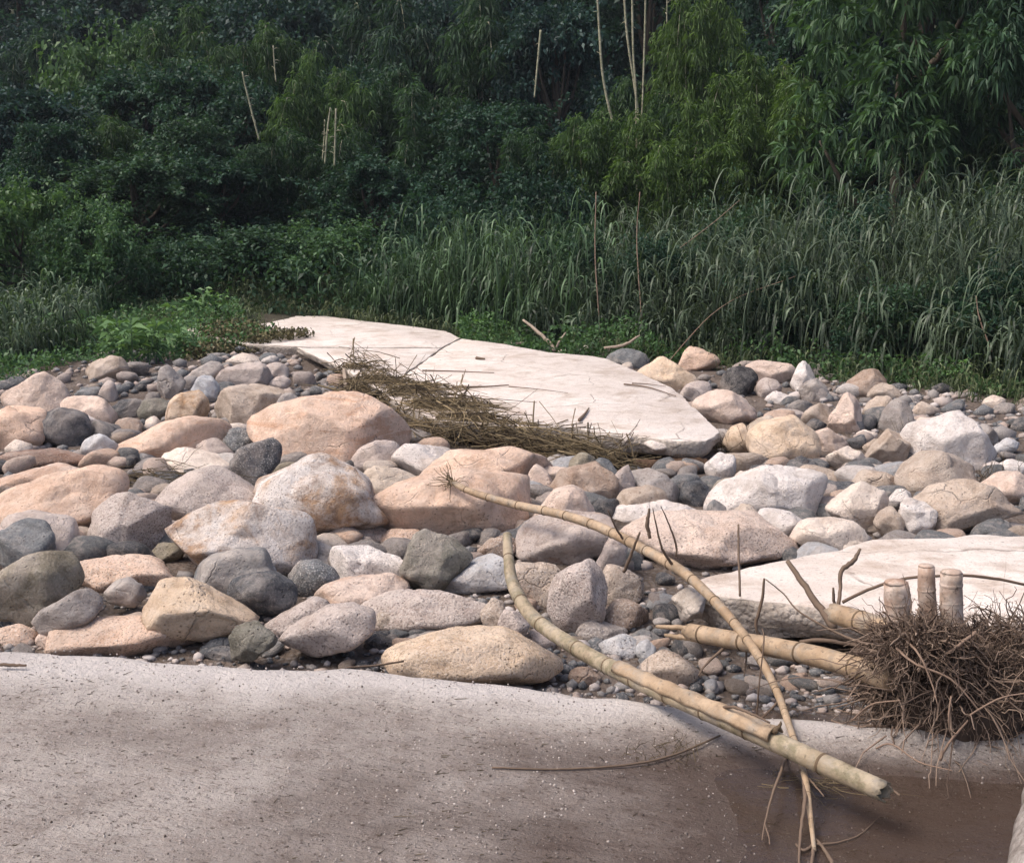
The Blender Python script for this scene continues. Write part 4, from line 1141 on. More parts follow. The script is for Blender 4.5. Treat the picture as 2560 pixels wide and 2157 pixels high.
V, F, A = sticks(PP, .0018 * np.ones(n), r.uniform(.0, .9, n)); mk('dry_rootlets', V, F, M['straw'], pb, attr=A)

# the uprooted clump: fibrous root ball with sawn and broken culms
RC = at(2372, 1730, 5.42)
rc = tag(empty('bamboo_root_clump', (RC[0], RC[1], -.03)), 'uprooted bamboo root ball with three sawn stubs and two broken culms, by the undercut slab', 'root clump')
rl = np.array(rc.location)
for pts, kw in (
    ([(2256, 1640, 5.45, 68), (2249, 1560, 5.45, 63), (2243, 1490, 5.45, 67), (2240, 1458, 5.45, 62)], dict(node_gap=.085)),
    ([(2330, 1640, 5.52, 49), (2324, 1560, 5.52, 43), (2317, 1480, 5.52, 46), (2316, 1416, 5.52, 41)], dict(node_gap=.075)),
    ([(2385, 1640, 5.4, 58), (2381, 1560, 5.4, 57), (2378, 1480, 5.4, 57), (2379, 1432, 5.4, 56)], dict(node_gap=.09))):
    P = [at(*p[:3]) for p in pts]
    o = pole('culm_stub', pts, 'stub', rc, hollow_end=False, loc=rl, node_mat='stub', node_k=1.035, sides=18, **kw)
    e = P[-1] - rl; w_ = pts[-1][3] * pts[-1][2] / FPX / 2
    V, F = tube(np.array([e, e + (0, 0, w_ * .22), e + (0, 0, w_ * .36)]), [w_ * 1.0, w_ * .86, w_ * .35], 18)
    mk('rounded_top', V, F, M['stub'], o)
o = pole('culm', [(2230, 1700, 5.3, 66), (2150, 1672, 5.5, 60), (2040, 1640, 5.8, 55), (1930, 1617, 6.1, 52), (1820, 1597, 6.4, 48), (1725, 1580, 6.65, 46)], 'bamboo', rc, loc=rl, node_gap=.42, sides=16)
for pts in ([(1730, 1570, 6.64, 14), (1690, 1568, 6.72, 14), (1642, 1566, 6.82, 10)], [(1730, 1592, 6.62, 15), (1700, 1592, 6.7, 15), (1662, 1586, 6.78, 9)]):
    twig('splinter', pts, 'bamboo', o, loc=rl)
pole('culm', [(2260, 1590, 5.45, 58), (2200, 1568, 5.6, 58), (2140, 1550, 5.75, 56), (2082, 1532, 5.9, 52)], 'bamboo', rc, loc=rl, node_gap=.5, sides=16)
def roots(n, c, rad, ln, seed, thick, mean):
    r = np.random.default_rng(seed)
    d = unit(r.normal(size=(n, 3)))
    d[:, 2] = np.where(d[:, 2] < -.55, -d[:, 2], d[:, 2])
    start = c + d * rad * r.uniform(.35, .93, (n, 1))
    go = unit(d * .75 + r.normal(size=(n, 3)) * .75)
    k = 6; tt = np.linspace(0, 1, k)[None, :, None]
    L = ln * np.exp(r.normal(0, .4, (n, 1, 1)))
    P = start[:, None] + go[:, None] * tt * L + np.cumsum(r.normal(size=(n, k, 3)) * .012, 1)
    P[..., 2] -= (tt ** 2 * L * .25)[..., 0]
    P[..., 2] = np.maximum(P[..., 2], .0 + r.uniform(0, .03, (n, k)))
    return sticks(P, thick * np.exp(r.normal(0, .5, n)), np.clip(r.normal(mean, .24, n), 0, 1))
mb = MB()
c0 = RC - rl
for n, c, rad, ln, th, mean in ((1500, at(2310, 1625, 5.25) - rl, np.array([.24, .16, .12]), .09, .0028, .36), (3900, c0 + (.0, 0, .01), np.array([.42, .34, .34]), .10, .0027, .36), (1300, c0 + (.30, -.02, .06), np.array([.3, .3, .34]), .13, .0027, .36),
                                (460, c0 + (-.02, -.08, -.04), np.array([.44, .34, .30]), .24, .0034, .6), (600, c0 + (-.24, .03, .06), np.array([.19, .2, .29]), .11, .0027, .36)):
    V, F, A = roots(n, c, rad, ln, int(n + rad[0] * 100), th, mean); mb.add(V, F, A)
mb.build('root_mass', M['root'], rc)
D, F = ICO[3]
Pc = D * np.array([.38, .30, .30]) * (1 + .18 * fbm(D * 2.5, 4, 3)[:, None]) + c0 + (.04, .03, -.04)
mk('root_core', Pc, F, plain('root_soil', (.060, .042, .032), .95, .5, 30), rc)
for pts in ([(2240, 1620, 5.15, 9), (2290, 1660, 5.05, 8), (2380, 1700, 5.00, 7), (2460, 1790, 4.95, 4)], [(2262, 1596, 5.20, 8), (2300, 1640, 5.05, 7), (2330, 1710, 5.00, 6), (2345, 1765, 4.95, 3)],
            [(2440, 1580, 5.15, 11), (2400, 1610, 5.10, 11), (2370, 1632, 5.10, 9)], [(2350, 1900, 5.00, 10), (2370, 1860, 5.00, 9), (2420, 1800, 5.00, 6)],
            [(2378, 1740, 4.97, 7), (2372, 1790, 4.95, 7), (2374, 1830, 4.95, 4)], [(2190, 1870, 5.05, 6), (2230, 1860, 5.00, 6), (2300, 1905, 4.85, 5), (2380, 1925, 4.75, 3)],
            [(2420, 1790, 4.95, 7), (2500, 1745, 4.95, 6), (2580, 1730, 4.95, 4)], [(2130, 1800, 5.25, 6), (2180, 1760, 5.15, 6), (2250, 1750, 5.05, 5)]):
    twig('long_root', [(x, y, Y, w * .8) for x, y, Y, w in pts], 'rootwood', rc, loc=rl)

# dead sticks round the clump
for pts, label in (
    ([(1968, 1402, 6.75, 12), (2020, 1475, 6.6, 17), (2085, 1570, 6.4, 22)], 'straight dark stick leaning over the undercut slab beside the root clump'),
    ([(2150, 1372, 6.75, 7), (2135, 1400, 6.7, 13), (2103, 1428, 6.65, 13), (2100, 1470, 6.6, 10), (2096, 1512, 6.5, 12)], 'crooked dark stick standing upright on the undercut slab'),
    ([(2085, 1520, 6.4, 8), (2084, 1490, 6.4, 8), (2083, 1468, 6.4, 5)], 'short stick beside the crooked dark stick'),
    ([(2105, 1505, 6.5, 9), (2180, 1470, 6.5, 8), (2250, 1448, 6.45, 8), (2330, 1440, 6.4, 7), (2440, 1440, 6.4, 8), (2570, 1462, 6.4, 7)], 'thin grey branch lying across the undercut slab behind the sawn stubs'),
    ([(1846, 1310, 7.3, 5), (1847, 1390, 7.2, 6), (1850, 1490, 7.05, 6)], 'thin upright twig in front of the pale speckled boulder'),
    ([(1915, 1448, 6.6, 3), (1960, 1485, 6.6, 4), (2000, 1530, 6.5, 5), (2100, 1585, 6.35, 7), (2170, 1610, 6.2, 8)], 'arched thin twig running into the root clump'),
    ([(2000, 1605, 6.7, 12), (2060, 1600, 6.6, 12), (2150, 1615, 6.4, 8)], 'pale forked stick in the shadow under the slab edge'),
    ([(868, 1668, 6.35, 5), (930, 1664, 6.4, 6), (1010, 1652, 6.45, 5)], 'thin dark stick lying on the rim of the silty slab'),
    ([(1230, 1918, 5.15, 5), (1400, 1922, 5.12, 5), (1560, 1912, 5.12, 6), (1680, 1888, 5.15, 6), (1800, 1838, 5.25, 5)], 'long thin stem trailing across the wet slab under the thick pole'),
    ([(0, 1660, 6.0, 9), (30, 1662, 6.0, 9), (66, 1663, 6.0, 6)], 'short dark stick on the silty slab at the picture edge'),
    ([(2160, 1935, 5.2, 3), (2210, 1960, 5.15, 5), (2250, 1988, 5.1, 7)], 'small broken splinter lying below the hollow end of the thick pole'),
    ): twig('stick', pts, 'twig' , None, label, 'stick')

# weed remains on the wet slab
r = np.random.default_rng(12); c0 = at(1655, 1893, 5.12)
n = 170; tt = np.linspace(0, 1, 5)[None, :, None]
st = c0 + r.normal(size=(n, 3)) * (.11, .06, .012); d = unit(r.normal(size=(n, 3)) * (1, .7, .35) + (0, 0, .2))
P = st[:, None] + d[:, None] * tt * r.uniform(.03, .12, (n, 1, 1)) + np.cumsum(r.normal(size=(n, 5, 3)) * .008, 1); P[..., 2] = np.maximum(P[..., 2], -.03)
V, F, A = sticks(P, .0022 * np.ones(n), r.uniform(0, .45, n))
wd = mk('weed_remains', V - c0, F, M['straw'], attr=A); wd.location = c0
tag(wd, 'small dark tangle of dead weed on the wet slab below the thick pole', 'dead weed')

# pale trunk in the bottom corner
lp = np.array([[*at(2660, 1880, 4.1), .085], [*at(2628, 2000, 3.95), .088], [*at(2604, 2120, 3.8), .092], [*at(2580, 2260, 3.65), .10]])
lp = np.vstack([[lp[0, 0] + .55, lp[0, 1] + .5, lp[0, 2] + .85, .075], lp]); Q = catmull(lp, 40)
V, F = tube(Q[:, :3] - lp[-1, :3], Q[:, 3] * (1 + .03 * np.random.default_rng(1).normal(size=40)), 20)
o = mk('tree_trunk', V, F, M['greybark']); o.location = lp[-1, :3]
tag(o, 'pale grey rough barked trunk leaning in the bottom corner of the picture', 'tree trunk')

# wet log and earth below the road corner
lg = np.array([[*at(1585, 1158, 12.1), .05], [*at(1640, 1170, 12.1), .085], [*at(1710, 1166, 12.1), .09], [*at(1768, 1163, 12.1), .08]])
Q = catmull(lg, 30); V, F = tube(Q[:, :3] - lg[0, :3], Q[:, 3] * (1 + .06 * np.random.default_rng(2).normal(size=30)), 14)
o = mk('log', V, F, M['log']); o.location = lg[0, :3]; tag(o, 'wet brown log lying below the broken corner of the road slab', 'log')
lg = np.array([[*at(1180, 1090, 13.2), .10], [*at(1280, 1120, 13.0), .11], [*at(1400, 1148, 12.8), .09], [*at(1470, 1165, 12.7), .05]])
Q = catmull(lg, 30); V, F = tube(Q[:, :3] - lg[0, :3], Q[:, 3] * (1 + .08 * np.random.default_rng(5).normal(size=30)), 14)
o = mk('log', V, F, M['log']); o.location = lg[0, :3]; tag(o, 'dark rotten log under the straw hanging off the road slab', 'log')

# driftwood behind the road and twigs on it
for pts, label, mt in (
    ([(1308, 800, 20.2, 6), (1345, 830, 20.0, 9), (1378, 862, 19.8, 10), (1386, 878, 19.7, 10)], 'pale forked driftwood stem behind the far edge of the road slab', 'driftwood'),
    ([(1386, 878, 19.7, 8), (1398, 855, 19.8, 7), (1414, 832, 19.9, 4)], 'short driftwood prong beside the pale forked driftwood stem', 'driftwood'),
    ([(1260, 860, 20.4, 5), (1310, 858, 20.2, 7)], 'pale stick on the far edge of the road slab', 'driftwood'),
    ([(1510, 870, 18.2, 6), (1560, 862, 18.2, 8), (1600, 838, 18.2, 4)], 'grey driftwood branch among the rubble behind the road slab', 'driftwood')):
    twig('driftwood', pts, mt, None, label, 'driftwood')
def flat_twig(px, label, w=.012):
    P = np.array([[*on_plane(x, y, FA + .02, FB), w] for x, y in px]); Q = catmull(P, 14)
    V, F = tube(Q[:, :3] - P[0, :3], np.linspace(w, w * .4, 14), 5)
    o = mk('twig', V, F, M['twig']); o.location = P[0, :3]; tag(o, label, 'twig')
flat_twig([(1056, 926), (1140, 928), (1235, 932)], 'straight twig lying on the road slab near the joint')
flat_twig([(1130, 968), (1220, 966), (1272, 962)], 'dark twig on the road slab above the straw', .016)
flat_twig([(1272, 966), (1340, 972), (1420, 982)], 'hair thin twig trailing over the middle of the road slab', .007)
flat_twig([(1560, 960), (1620, 968), (1690, 990)], 'lower of two thin twigs near the far edge of the road slab', .012)
flat_twig([(1580, 958), (1620, 960), (1665, 966)], 'upper of two thin twigs near the far edge of the road slab', .009)
flat_twig([(1448, 1050), (1462, 1035), (1472, 1020)], 'little forked twig near the broken near edge of the road slab', .02)
flat_twig([(1191, 895), (1200, 896), (1212, 897)], 'short dark stick in the middle of the road slab', .03)

# straw and reeds washed against the near edge of the road slab
def straw_heap(blobs, n, ln, seed, label, flow):
    r = np.random.default_rng(seed)
    mb = MB(); B = []
    for (px, py, rad, hz) in blobs:
        p = on_plane(px, py, FA, FB); B.append((p, rad, hz))
    w = np.array([b[1] for b in B]); idx = r.choice(len(B), n, p=w / w.sum())
    C = np.array([B[i][0] for i in idx]); rad = np.array([B[i][1] for i in idx])[:, None]; hz = np.array([B[i][2] for i in idx])
    off = r.normal(size=(n, 3)) * .5 * rad; off[:, 2] = np.abs(r.normal(size=n)) * hz * .5 - .05
    st = C + off
    d = unit(np.asarray(flow) + r.normal(size=(n, 3)) * (.75, .75, .3))
    k = 6; tt = np.linspace(-.5, .5, k)[None, :, None]; L = ln * np.exp(r.normal(0, .45, (n, 1, 1)))
    P = st[:, None] + d[:, None] * tt * L + np.cumsum(r.normal(size=(n, k, 3)) * .014, 1)
    P[..., 2] += .06 * L[..., 0] * (1 - (2 * tt[..., 0]) ** 2) * r.uniform(0, 1, (n, 1))
    over = inside(FAR_POLYS[2], P[..., 0], P[..., 1]) | inside(FAR_POLYS[1], P[..., 0], P[..., 1]) | inside(FAR_POLYS[0], P[..., 0], P[..., 1])
    floor = np.where(over, FA + FB * P[..., 1] + .012, -9)
    P[..., 2] = np.where(over, np.maximum(P[..., 2], floor), P[..., 2] - .26 * r.random((n, 1)))
    V, F, A = sticks(P, .0055 * np.exp(r.normal(0, .35, n)), np.clip(r.normal(.45, .33, n), 0, 1))
    o = mk('straw_heap', V - B[0][0], F, M['straw'], attr=A); o.location = B[0][0]
    return tag(o, label, 'straw heap', 'flood straw on the road slab edge')
straw_heap([(895, 920, .26, .22), (915, 950, .26, .18), (960, 955, .28, .14), (1000, 985, .26, .12), (890, 970, .2, .2)], 520, .42, 31, 'tangled brown straw heap at the upper end of the road slab edge', (.6, -.5, -.1))
straw_heap([(1055, 975, .26, .12), (1090, 1015, .30, .14), (1150, 1020, .30, .1), (1090, 1060, .3, .16), (1190, 1050, .28, .1)], 620, .55, 32, 'golden straw heap spilling over the middle of the road slab edge', (.8, -.4, -.12))
straw_heap([(1260, 1068, .24, .08), (1330, 1080, .26, .08), (1400, 1090, .26, .1), (1470, 1105, .24, .1), (1530, 1118, .18, .08)], 520, .5, 33, 'olive straw drift below the lower end of the road slab edge', (.85, -.25, -.25))
for pts, label in (([(1320, 1070, 13.2, 7), (1360, 1120, 13.0, 8), (1398, 1140, 12.8, 8)], 'pale bent reed stem hanging below the road slab'),
                   ([(1385, 1085, 13.0, 7), (1410, 1110, 12.8, 7), (1440, 1145, 12.6, 7)], 'pale straight reed stem leaning under the road slab'),
                   ([(860, 925, 17.0, 10), (868, 985, 16.5, 12), (880, 1030, 16.2, 13)], 'dark stump of wood under the upper straw heap')):
    twig('reed_straw', pts, 'driftwood', None, label, 'reed stem')
r = np.random.default_rng(77); n = 120; tt = np.linspace(0, 1, 6)[None, :, None]    # wisps between the boulders
c0 = on_ground(375, 1215); c0 = at(375, 1205, c0[1] - .1)
P = c0 + r.normal(size=(n, 1, 3)) * (.28, .12, .07) + unit(r.normal(size=(n, 1, 3)) * (.5, .4, .2) + (1, 0, -.12)) * tt * r.uniform(.2, .7, (n, 1, 1)) + np.cumsum(r.normal(size=(n, 6, 3)) * .015, 1)
V, F, A = sticks(P, .0042 * np.ones(n), r.uniform(0, .55, n)); o = mk('straw_wisp', V - c0, F, M['straw'], attr=A); o.location = c0
tag(o, 'wisp of dark straw caught above the big brown egg boulder', 'straw')
for k, (px, py, lab) in enumerate(((2480, 1230, 'dry weed tuft in front of the brown oval boulder by the picture edge'), (2285, 1135, 'dry weed tuft at the left foot of the big white peak'), (1835, 1130, 'dry weed tuft beside the broken corner of the road slab'))):
    r = np.random.default_rng(90 + k); g = on_ground(px, py); n = 70
    d = unit(r.normal(size=(n, 3)) * (.7, .5, .4) + (0, -.2, .7))
    P = g + r.normal(size=(n, 1, 3)) * (.12, .08, .01) + d[:, None] * tt * r.uniform(.1, .4, (n, 1, 1)) + np.cumsum(r.normal(size=(n, 6, 3)) * .012, 1)
    V, F, A = sticks(P, .004 * np.ones(n), r.uniform(0, .6, n)); o = mk('dry_weed', V - g, F, M['straw'], attr=A); o.location = g
    tag(o, lab, 'dry weed')
# ---------------------------------------------------------------- trees, bamboo, shrubs
def copy_of(proto, loc, scale, rz, colors, label, cat, group):
    o = dup(proto); o.location = loc; o.scale = scale; o.rotation_euler = (0, 0, rz)
    for c in o.children:
        if c.name.split('.')[0] in ('crown', 'foliage'): c.color = (*colors, 1)
    return tag(o, label, cat, group)

def crown_blobs(r, k, bottom=.10):
    """Clump centres of a crown in unit space: x,y in -1..1, z in 0..1."""
    out = []
    for _ in range(k):
        th = r.uniform(0, 6.283); z = bottom + (1 - bottom) * r.random() ** .8
        w = math.sqrt(max(.08, 1 - ((z - .45) / .62) ** 2))
        rad = w * math.sqrt(r.uniform(.25, 1)) * .82
        out.append((rad * math.cos(th), rad * math.sin(th), min(z, .9), r.uniform(.17, .33)))
    return np.array(out)

def tree_proto(kind, seed):
    """Unit tree: width 2, height 1 (scaled per copy); H and W are the usual real sizes for leaf proportions."""
    r = np.random.default_rng(seed)
    root = empty({'broad': 'broadleaf_tree', 'mango': 'longleaf_tree', 'bush': 'shrub'}[kind])
    W, H = {'broad': (2.6, 7.5), 'mango': (3.6, 9.0), 'bush': (1.9, 2.8)}[kind]
    S = np.array([W, W, H])
    B = crown_blobs(r, {'broad': 52, 'mango': 46, 'bush': 34}[kind], {'broad': .12, 'mango': .22, 'bush': .05}[kind])
    C = B[:, :3] * S; rad = B[:, 3] * W
    mb = MB()
    if kind == 'mango':                                                  # whorls of long hanging leaves
        for c, q in zip(C, rad):
            m = 46
            d = unit(r.normal(size=(m, 3)) + (0, 0, .25)); p0 = c + d * q * r.uniform(.55, 1.05, (m, 1))
            nl = 9
            ax = unit(np.repeat(d, nl, 0) * .7 + r.normal(size=(m * nl, 3)) * .75 + (0, 0, -.55))
            V, F, A = leaves(np.repeat(p0, nl, 0), ax, r.uniform(.22, .42, m * nl), r.uniform(.05, .085, m * nl), np.clip(np.repeat(r.normal(.42, .22, m), nl) + r.normal(0, .14, m * nl), 0, 1), .35)
            mb.add(V, F, A)
    else:
        for c, q in zip(C, rad):
            m = {'broad': 620, 'bush': 480}[kind]
            nt = 15; per = m // nt; m = nt * per                       # leafy twigs of uneven length
            td = unit(r.normal(size=(nt, 3)) * (1, 1, 1.15) + (0, 0, .35)); tl = q * np.exp(r.normal(.05, .42, nt))
            tf = r.uniform(.2, 1.0, m) ** .75; d = np.repeat(td, per, 0)
            p0 = c + d * (np.repeat(tl, per) * tf)[:, None] + r.normal(size=(m, 3)) * (.10 * q + .03); p0[:, 2] -= .22 * q * tf ** 2
            ax = unit(d * .5 + r.normal(size=(m, 3)) * .8 + (0, 0, -.3))
            ls = {'broad': (.11, .23), 'bush': (.07, .16)}[kind]
            L = r.uniform(*ls, m)
            V, F, A = leaves(p0, ax, L, L * r.uniform(.42, .62, m), np.clip(r.normal(.38, .22, m) + np.repeat(r.normal(0, .16, nt), per) + r.normal(0, .10), 0, 1), .2)
            mb.add(V, F, A)
    tr = MB()
    top = C[C[:, 2].argsort()][-6:].mean(0)
    pts = catmull([(0, 0, -.4), (.1 * r.normal(), .1 * r.normal(), H * .25), (.2 * r.normal(), .2 * r.normal(), H * .55), (top[0] * .5, top[1] * .5, H * .86)], 16)
    tr.add(*tube(pts, np.linspace(.028 * H, .006 * H, 16), 8))
    for c in C[r.permutation(len(C))[:12]]:
        h = np.clip(c[2] * .6, .1 * H, .8 * H); k = np.argmin(abs(pts[:, 2] - h))
        tr.add(*tube(catmull([pts[k], (pts[k] + c) / 2 + (0, 0, -.06 * H), c], 7), np.linspace(.012 * H, .003 * H, 7), 5))
    for b in (mb, tr): b.V = [v / S for v in b.V]
    cr = mb.build('crown', M['leaf'], root, smooth=False)
    tr.build('trunk', M['bark'], root)
    return root

def bamboo_proto(seed):
    """A clump of arching culms carrying feathery foliage."""
    r = np.random.default_rng(seed)
    root = empty('bamboo_clump'); W, H = 2.7, 8.0; S = np.array([W, W, H])
    fol = MB()
    for q in range(15):
        th = r.uniform(0, 6.283); lean = r.uniform(.15, 1.0); h = H * r.uniform(.66, 1.0) * (1.05 - .18 * lean)
        dx = np.array([math.cos(th), math.sin(th), 0])
        b = dx * r.uniform(.1, .5)
        pts = catmull([b + (0, 0, -.4), b + dx * .12 * lean * W + (0, 0, h * .45), b + dx * .38 * lean * W + (0, 0, h * .82), b + dx * .70 * lean * W + (0, 0, h * .97), b + dx * .98 * lean * W + (0, 0, h * .80 + .1)], 26)
        if q < 9:
            V, F = tube(pts, np.linspace(.045, .01, 26), 6)
            mk('culm', V / S, F, M['culm'], root)
        for k in range(6, 26):
            m = 8
            d = unit(r.normal(size=(m, 3)) * (1, 1, .5) + (0, 0, -.1)); reach = r.uniform(.25, .75, (m, 1)) * (1.25 - .5 * k / 26)
            tips = pts[k] + d * reach; tips[:, 2] -= reach[:, 0] ** 2 * .45
            nl = 9
            f = np.tile(np.linspace(.25, 1.0, nl), m)[:, None]
            a0 = np.repeat(np.broadcast_to(pts[k], (m, 3)), nl, 0); P = a0 * (1 - f) + np.repeat(tips, nl, 0) * f + r.normal(size=(m * nl, 3)) * .07
            ax = unit(np.repeat(d, nl, 0) * .6 + r.normal(size=(m * nl, 3)) * .6 + (0, 0, -.75))
            V, F, A = leaves(P, ax, r.uniform(.17, .33, m * nl), r.uniform(.035, .058, m * nl), np.clip(np.repeat(r.normal(.40, .27, m), nl) + r.normal(0, .14, m * nl), 0, 1), .3)
            fol.add(V / S, F, A)
    fol.build('foliage', M['bamboo_leaf'], root, smooth=False)
    return root

PROTO = {'broad': [tree_proto('broad', 11), tree_proto('broad', 12), tree_proto('broad', 13)], 'mango': [tree_proto('mango', 21), tree_proto('mango', 22)],
         'bush': [tree_proto('bush', 31), tree_proto('bush', 32)], 'bamboo': [bamboo_proto(41), bamboo_proto(42)]}

G_D, G_B, G_M, G_L, G_Y = (.42, .56, .66), (.40, .52, .82), (.62, .74, .74), (.90, 1.02, .86), (1.08, 1.16, .82)  # leaf tints; G_B paints the bluish forest shade into the leaf colour
names = {'broad': 'broadleaf tree', 'mango': 'long-leaved tree', 'bush': 'shrub', 'bamboo': 'bamboo clump'}
TREES = [  # kind, centre px, top px, width px, distance, colour, label
 ('bush', 30, 500, 400, 25.0, G_Y, 'bright green shrub on the bank at the picture edge'),
 ('bush', 215, 560, 330, 24.6, G_L, 'mid green shrub beside the bright one at the picture edge'),
 ('broad', 330, 420, 440, 29, G_M, 'low bushy green tree above the bank shrubs'),
 ('broad', 60, 250, 420, 34, G_B, 'dark bluish broadleaf tree at the picture edge behind the bank'),
 ('broad', 330, 220, 430, 36, G_D, 'dark glossy broadleaf tree right of the bluish one at the picture edge'),
 ('broad', 530, 200, 400, 35, G_D, 'dark glossy tree left of the first bamboo clump'),
 ('bush', 265, 165, 420, 44, G_Y, 'bright yellow-green tree top standing out on the upper hillside'),
 ('broad', 560, 420, 380, 30, G_D, 'dark tree at the foot of the first bamboo clump'),
 ('bamboo', 640, 70, 380, 38, G_M, 'bamboo clump with a rounded top left of the three broken culms'),
 ('bamboo', 790, 135, 320, 34, G_L, 'lighter bamboo clump just above the three broken culms'),
 ('bamboo', 700, 330, 330, 31, G_D, 'dark bamboo clump below the lighter rounded one'),
 ('bush', 600, 600, 460, 27, G_M, 'dense green shrub behind the upper end of the road'),
 ('bush', 420, 640, 300, 26, G_M, 'small shrub at the bend of the road under the dark trees'),
 ('bush', 800, 590, 420, 27, G_L, 'broad leafy shrub right of the upper end of the road'),
 ('broad', 930, 420, 340, 30, G_D, 'dark round tree between the two groups of bamboo'),
 ('bamboo', 940, -60, 460, 42, G_B, 'tall shadowy bamboo clump at the top centre of the picture'),
 ('bamboo', 1040, 190, 430, 35, G_D, 'dark feathery bamboo clump left of the lone broken culm'),
 ('bamboo', 1190, -80, 460, 40, G_D, 'tall dark bamboo clump behind the lone broken culm'),
 ('broad', 1240, 280, 380, 32, G_D, 'dark broadleaf tree below the lone broken culm'),
 ('broad', 1390, 60, 380, 38, G_B, 'shadowy bluish tree left of the tall pale culms'),
 ('bamboo', 1480, 290, 330, 29.5, G_L, 'low green bamboo clump at the foot of the tall pale culms'),
 ('bamboo', 1590, 200, 330, 33, G_M, 'bamboo clump growing round the tall pale culms'),
 ('bamboo', 1745, -10, 340, 33, G_Y, 'bright yellow-green bamboo clump with a domed top right of the tall pale culms'),
 ('bamboo', 1690, 250, 380, 28.5, G_Y, 'bright bamboo clump below the domed one, just above the tall grass'),
 ('bamboo', 1915, 150, 380, 30, G_Y, 'bright bamboo clump leaning towards the long-leaved tree'),
 ('broad', 1960, -120, 460, 39, G_D, 'dark tree behind the bright bamboo at the top'),
 ('broad', 2120, 250, 400, 32, G_B, 'bluish dark tree under the long-leaved tree'),
 ('mango', 2290, -260, 720, 27, G_L, 'large long-leaved tree hanging over the tall grass at the top corner'),
 ('mango', 2600, -200, 560, 25.5, G_M, 'long-leaved tree cut by the picture edge beside the large one'),
 ('broad', 2420, 330, 420, 30, G_D, 'dark tree in deep shade below the large long-leaved tree'),
 ('broad', 2640, 420, 330, 27, G_D, 'dark tree at the picture edge behind the tall grass'),
 ('broad', 2270, 380, 300, 28.5, G_D, 'small dark tree right behind the tallest grass plumes'),
 ('broad', 60, -110, 560, 58, G_B, 'far bluish tree at the upper corner of the hillside'),
 ('broad', 330, -160, 520, 60, G_B, 'far bluish tree right of the corner one at the top of the picture'),
 ('broad', 560, -190, 520, 54, G_M, 'far green tree above the bamboo with a rounded top'),
 ('broad', 170, 60, 420, 50, G_B, 'bluish middle-distance tree above the bright tree top'),
 ('broad', 460, 40, 420, 46, G_D, 'dark middle-distance tree right of the bright tree top'),
 ('broad', 760, -160, 520, 50, G_M, 'green middle-distance tree left of the tall shadowy bamboo'),
 ('broad', 1330, -220, 620, 50, G_B, 'far shadowy tree behind the tall pale culms'),
 ('broad', 1620, -200, 560, 46, G_D, 'far dark tree between the pale culms and the domed bamboo'),
 ('broad', 2180, -280, 620, 44, G_B, 'far bluish tree behind the large long-leaved tree'),
 ('broad', 680, 20, 400, 44, G_B, 'bluish tree top behind the bamboo with a rounded top'),
 ('broad', 130, 330, 300, 30.5, G_D, 'dark tree with sparkling leaves above the bank at the picture edge'),
 ('broad', 480, 330, 330, 31.5, G_M, 'green tree right of the low bushy tree above the bank'),
 ('broad', 880, 200, 330, 37, G_D, 'dark tree between the lighter bamboo and the dark feathery bamboo'),
 ('bush', 1080, 520, 380, 28, G_D, 'shrub behind the fresh green reeds'),
 ('bush', 1340, 480, 380, 27.5, G_D, 'shrub left of the dead stalks in the tall grass'),
 ('broad', 1120, 20, 330, 44, G_B, 'shadowy tree at the top left of the lone broken culm'),
 ('broad', 2040, 60, 330, 35, G_D, 'dark tree between bright bamboo and the large long-leaved tree'),
 ('broad', 2480, 120, 420, 33, G_B, 'bluish tree behind the long-leaved tree at the picture edge'),
 ('bush', 1980, 700, 330, 19.6, G_D, 'leafy shrub growing in the tall grass below the bright bamboo'),
 ('bush', 2240, 760, 380, 18.2, G_M, 'vine covered shrub low in the tall grass right of centre'),
 ('bush', 2500, 700, 360, 17.6, G_D, 'dark shrub low in the tall grass at the picture edge'),
 ('bush', 1650, 640, 300, 22.0, G_D, 'dark shrub in the tall grass below the pale culms'),
 ('bush', 1430, 620, 300, 23.0, G_M, 'shrub in the tall grass left of the pale culms'),
 ('bush', 2120, 560, 320, 22.5, G_D, 'dark shrub behind the tallest grass plumes'),
 ('bush', 1230, 640, 280, 24.5, G_M, 'shrub among the fresh green reeds behind the road slab'),
 ('bush', 1830, 560, 300, 23.5, G_M, 'shrub between the bright bamboo and the tall grass'),
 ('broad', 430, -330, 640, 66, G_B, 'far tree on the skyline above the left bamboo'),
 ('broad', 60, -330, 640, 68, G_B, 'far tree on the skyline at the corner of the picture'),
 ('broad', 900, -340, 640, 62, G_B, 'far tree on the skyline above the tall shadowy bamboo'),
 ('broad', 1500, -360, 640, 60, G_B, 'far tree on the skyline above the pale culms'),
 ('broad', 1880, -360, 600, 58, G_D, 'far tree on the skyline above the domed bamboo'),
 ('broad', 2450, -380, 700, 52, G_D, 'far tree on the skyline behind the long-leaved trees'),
 ('bamboo', 250, 300, 330, 32, G_M, 'feathery bamboo clump above the bank shrubs'),
 ('bamboo', 440, 20, 360, 41, G_M, 'feathery bamboo clump on the upper slope left of the rounded one'),
 ('bamboo', 100, 90, 380, 46, G_B, 'bluish bamboo clump on the upper slope at the picture edge'),
 ('bamboo', 900, 330, 330, 31, G_D, 'dark bamboo clump right of the three broken culms'),
 ('bamboo', 1330, 330, 320, 30, G_D, 'dark bamboo clump left of the low green one'),
 ('broad', -260, 200, 520, 36, G_D, 'dark tree beyond the picture edge on the bank side'),
 ('broad', 2900, -50, 620, 32, G_D, 'dark tree beyond the picture edge on the tall grass side'),
]
rt = np.random.default_rng(101)
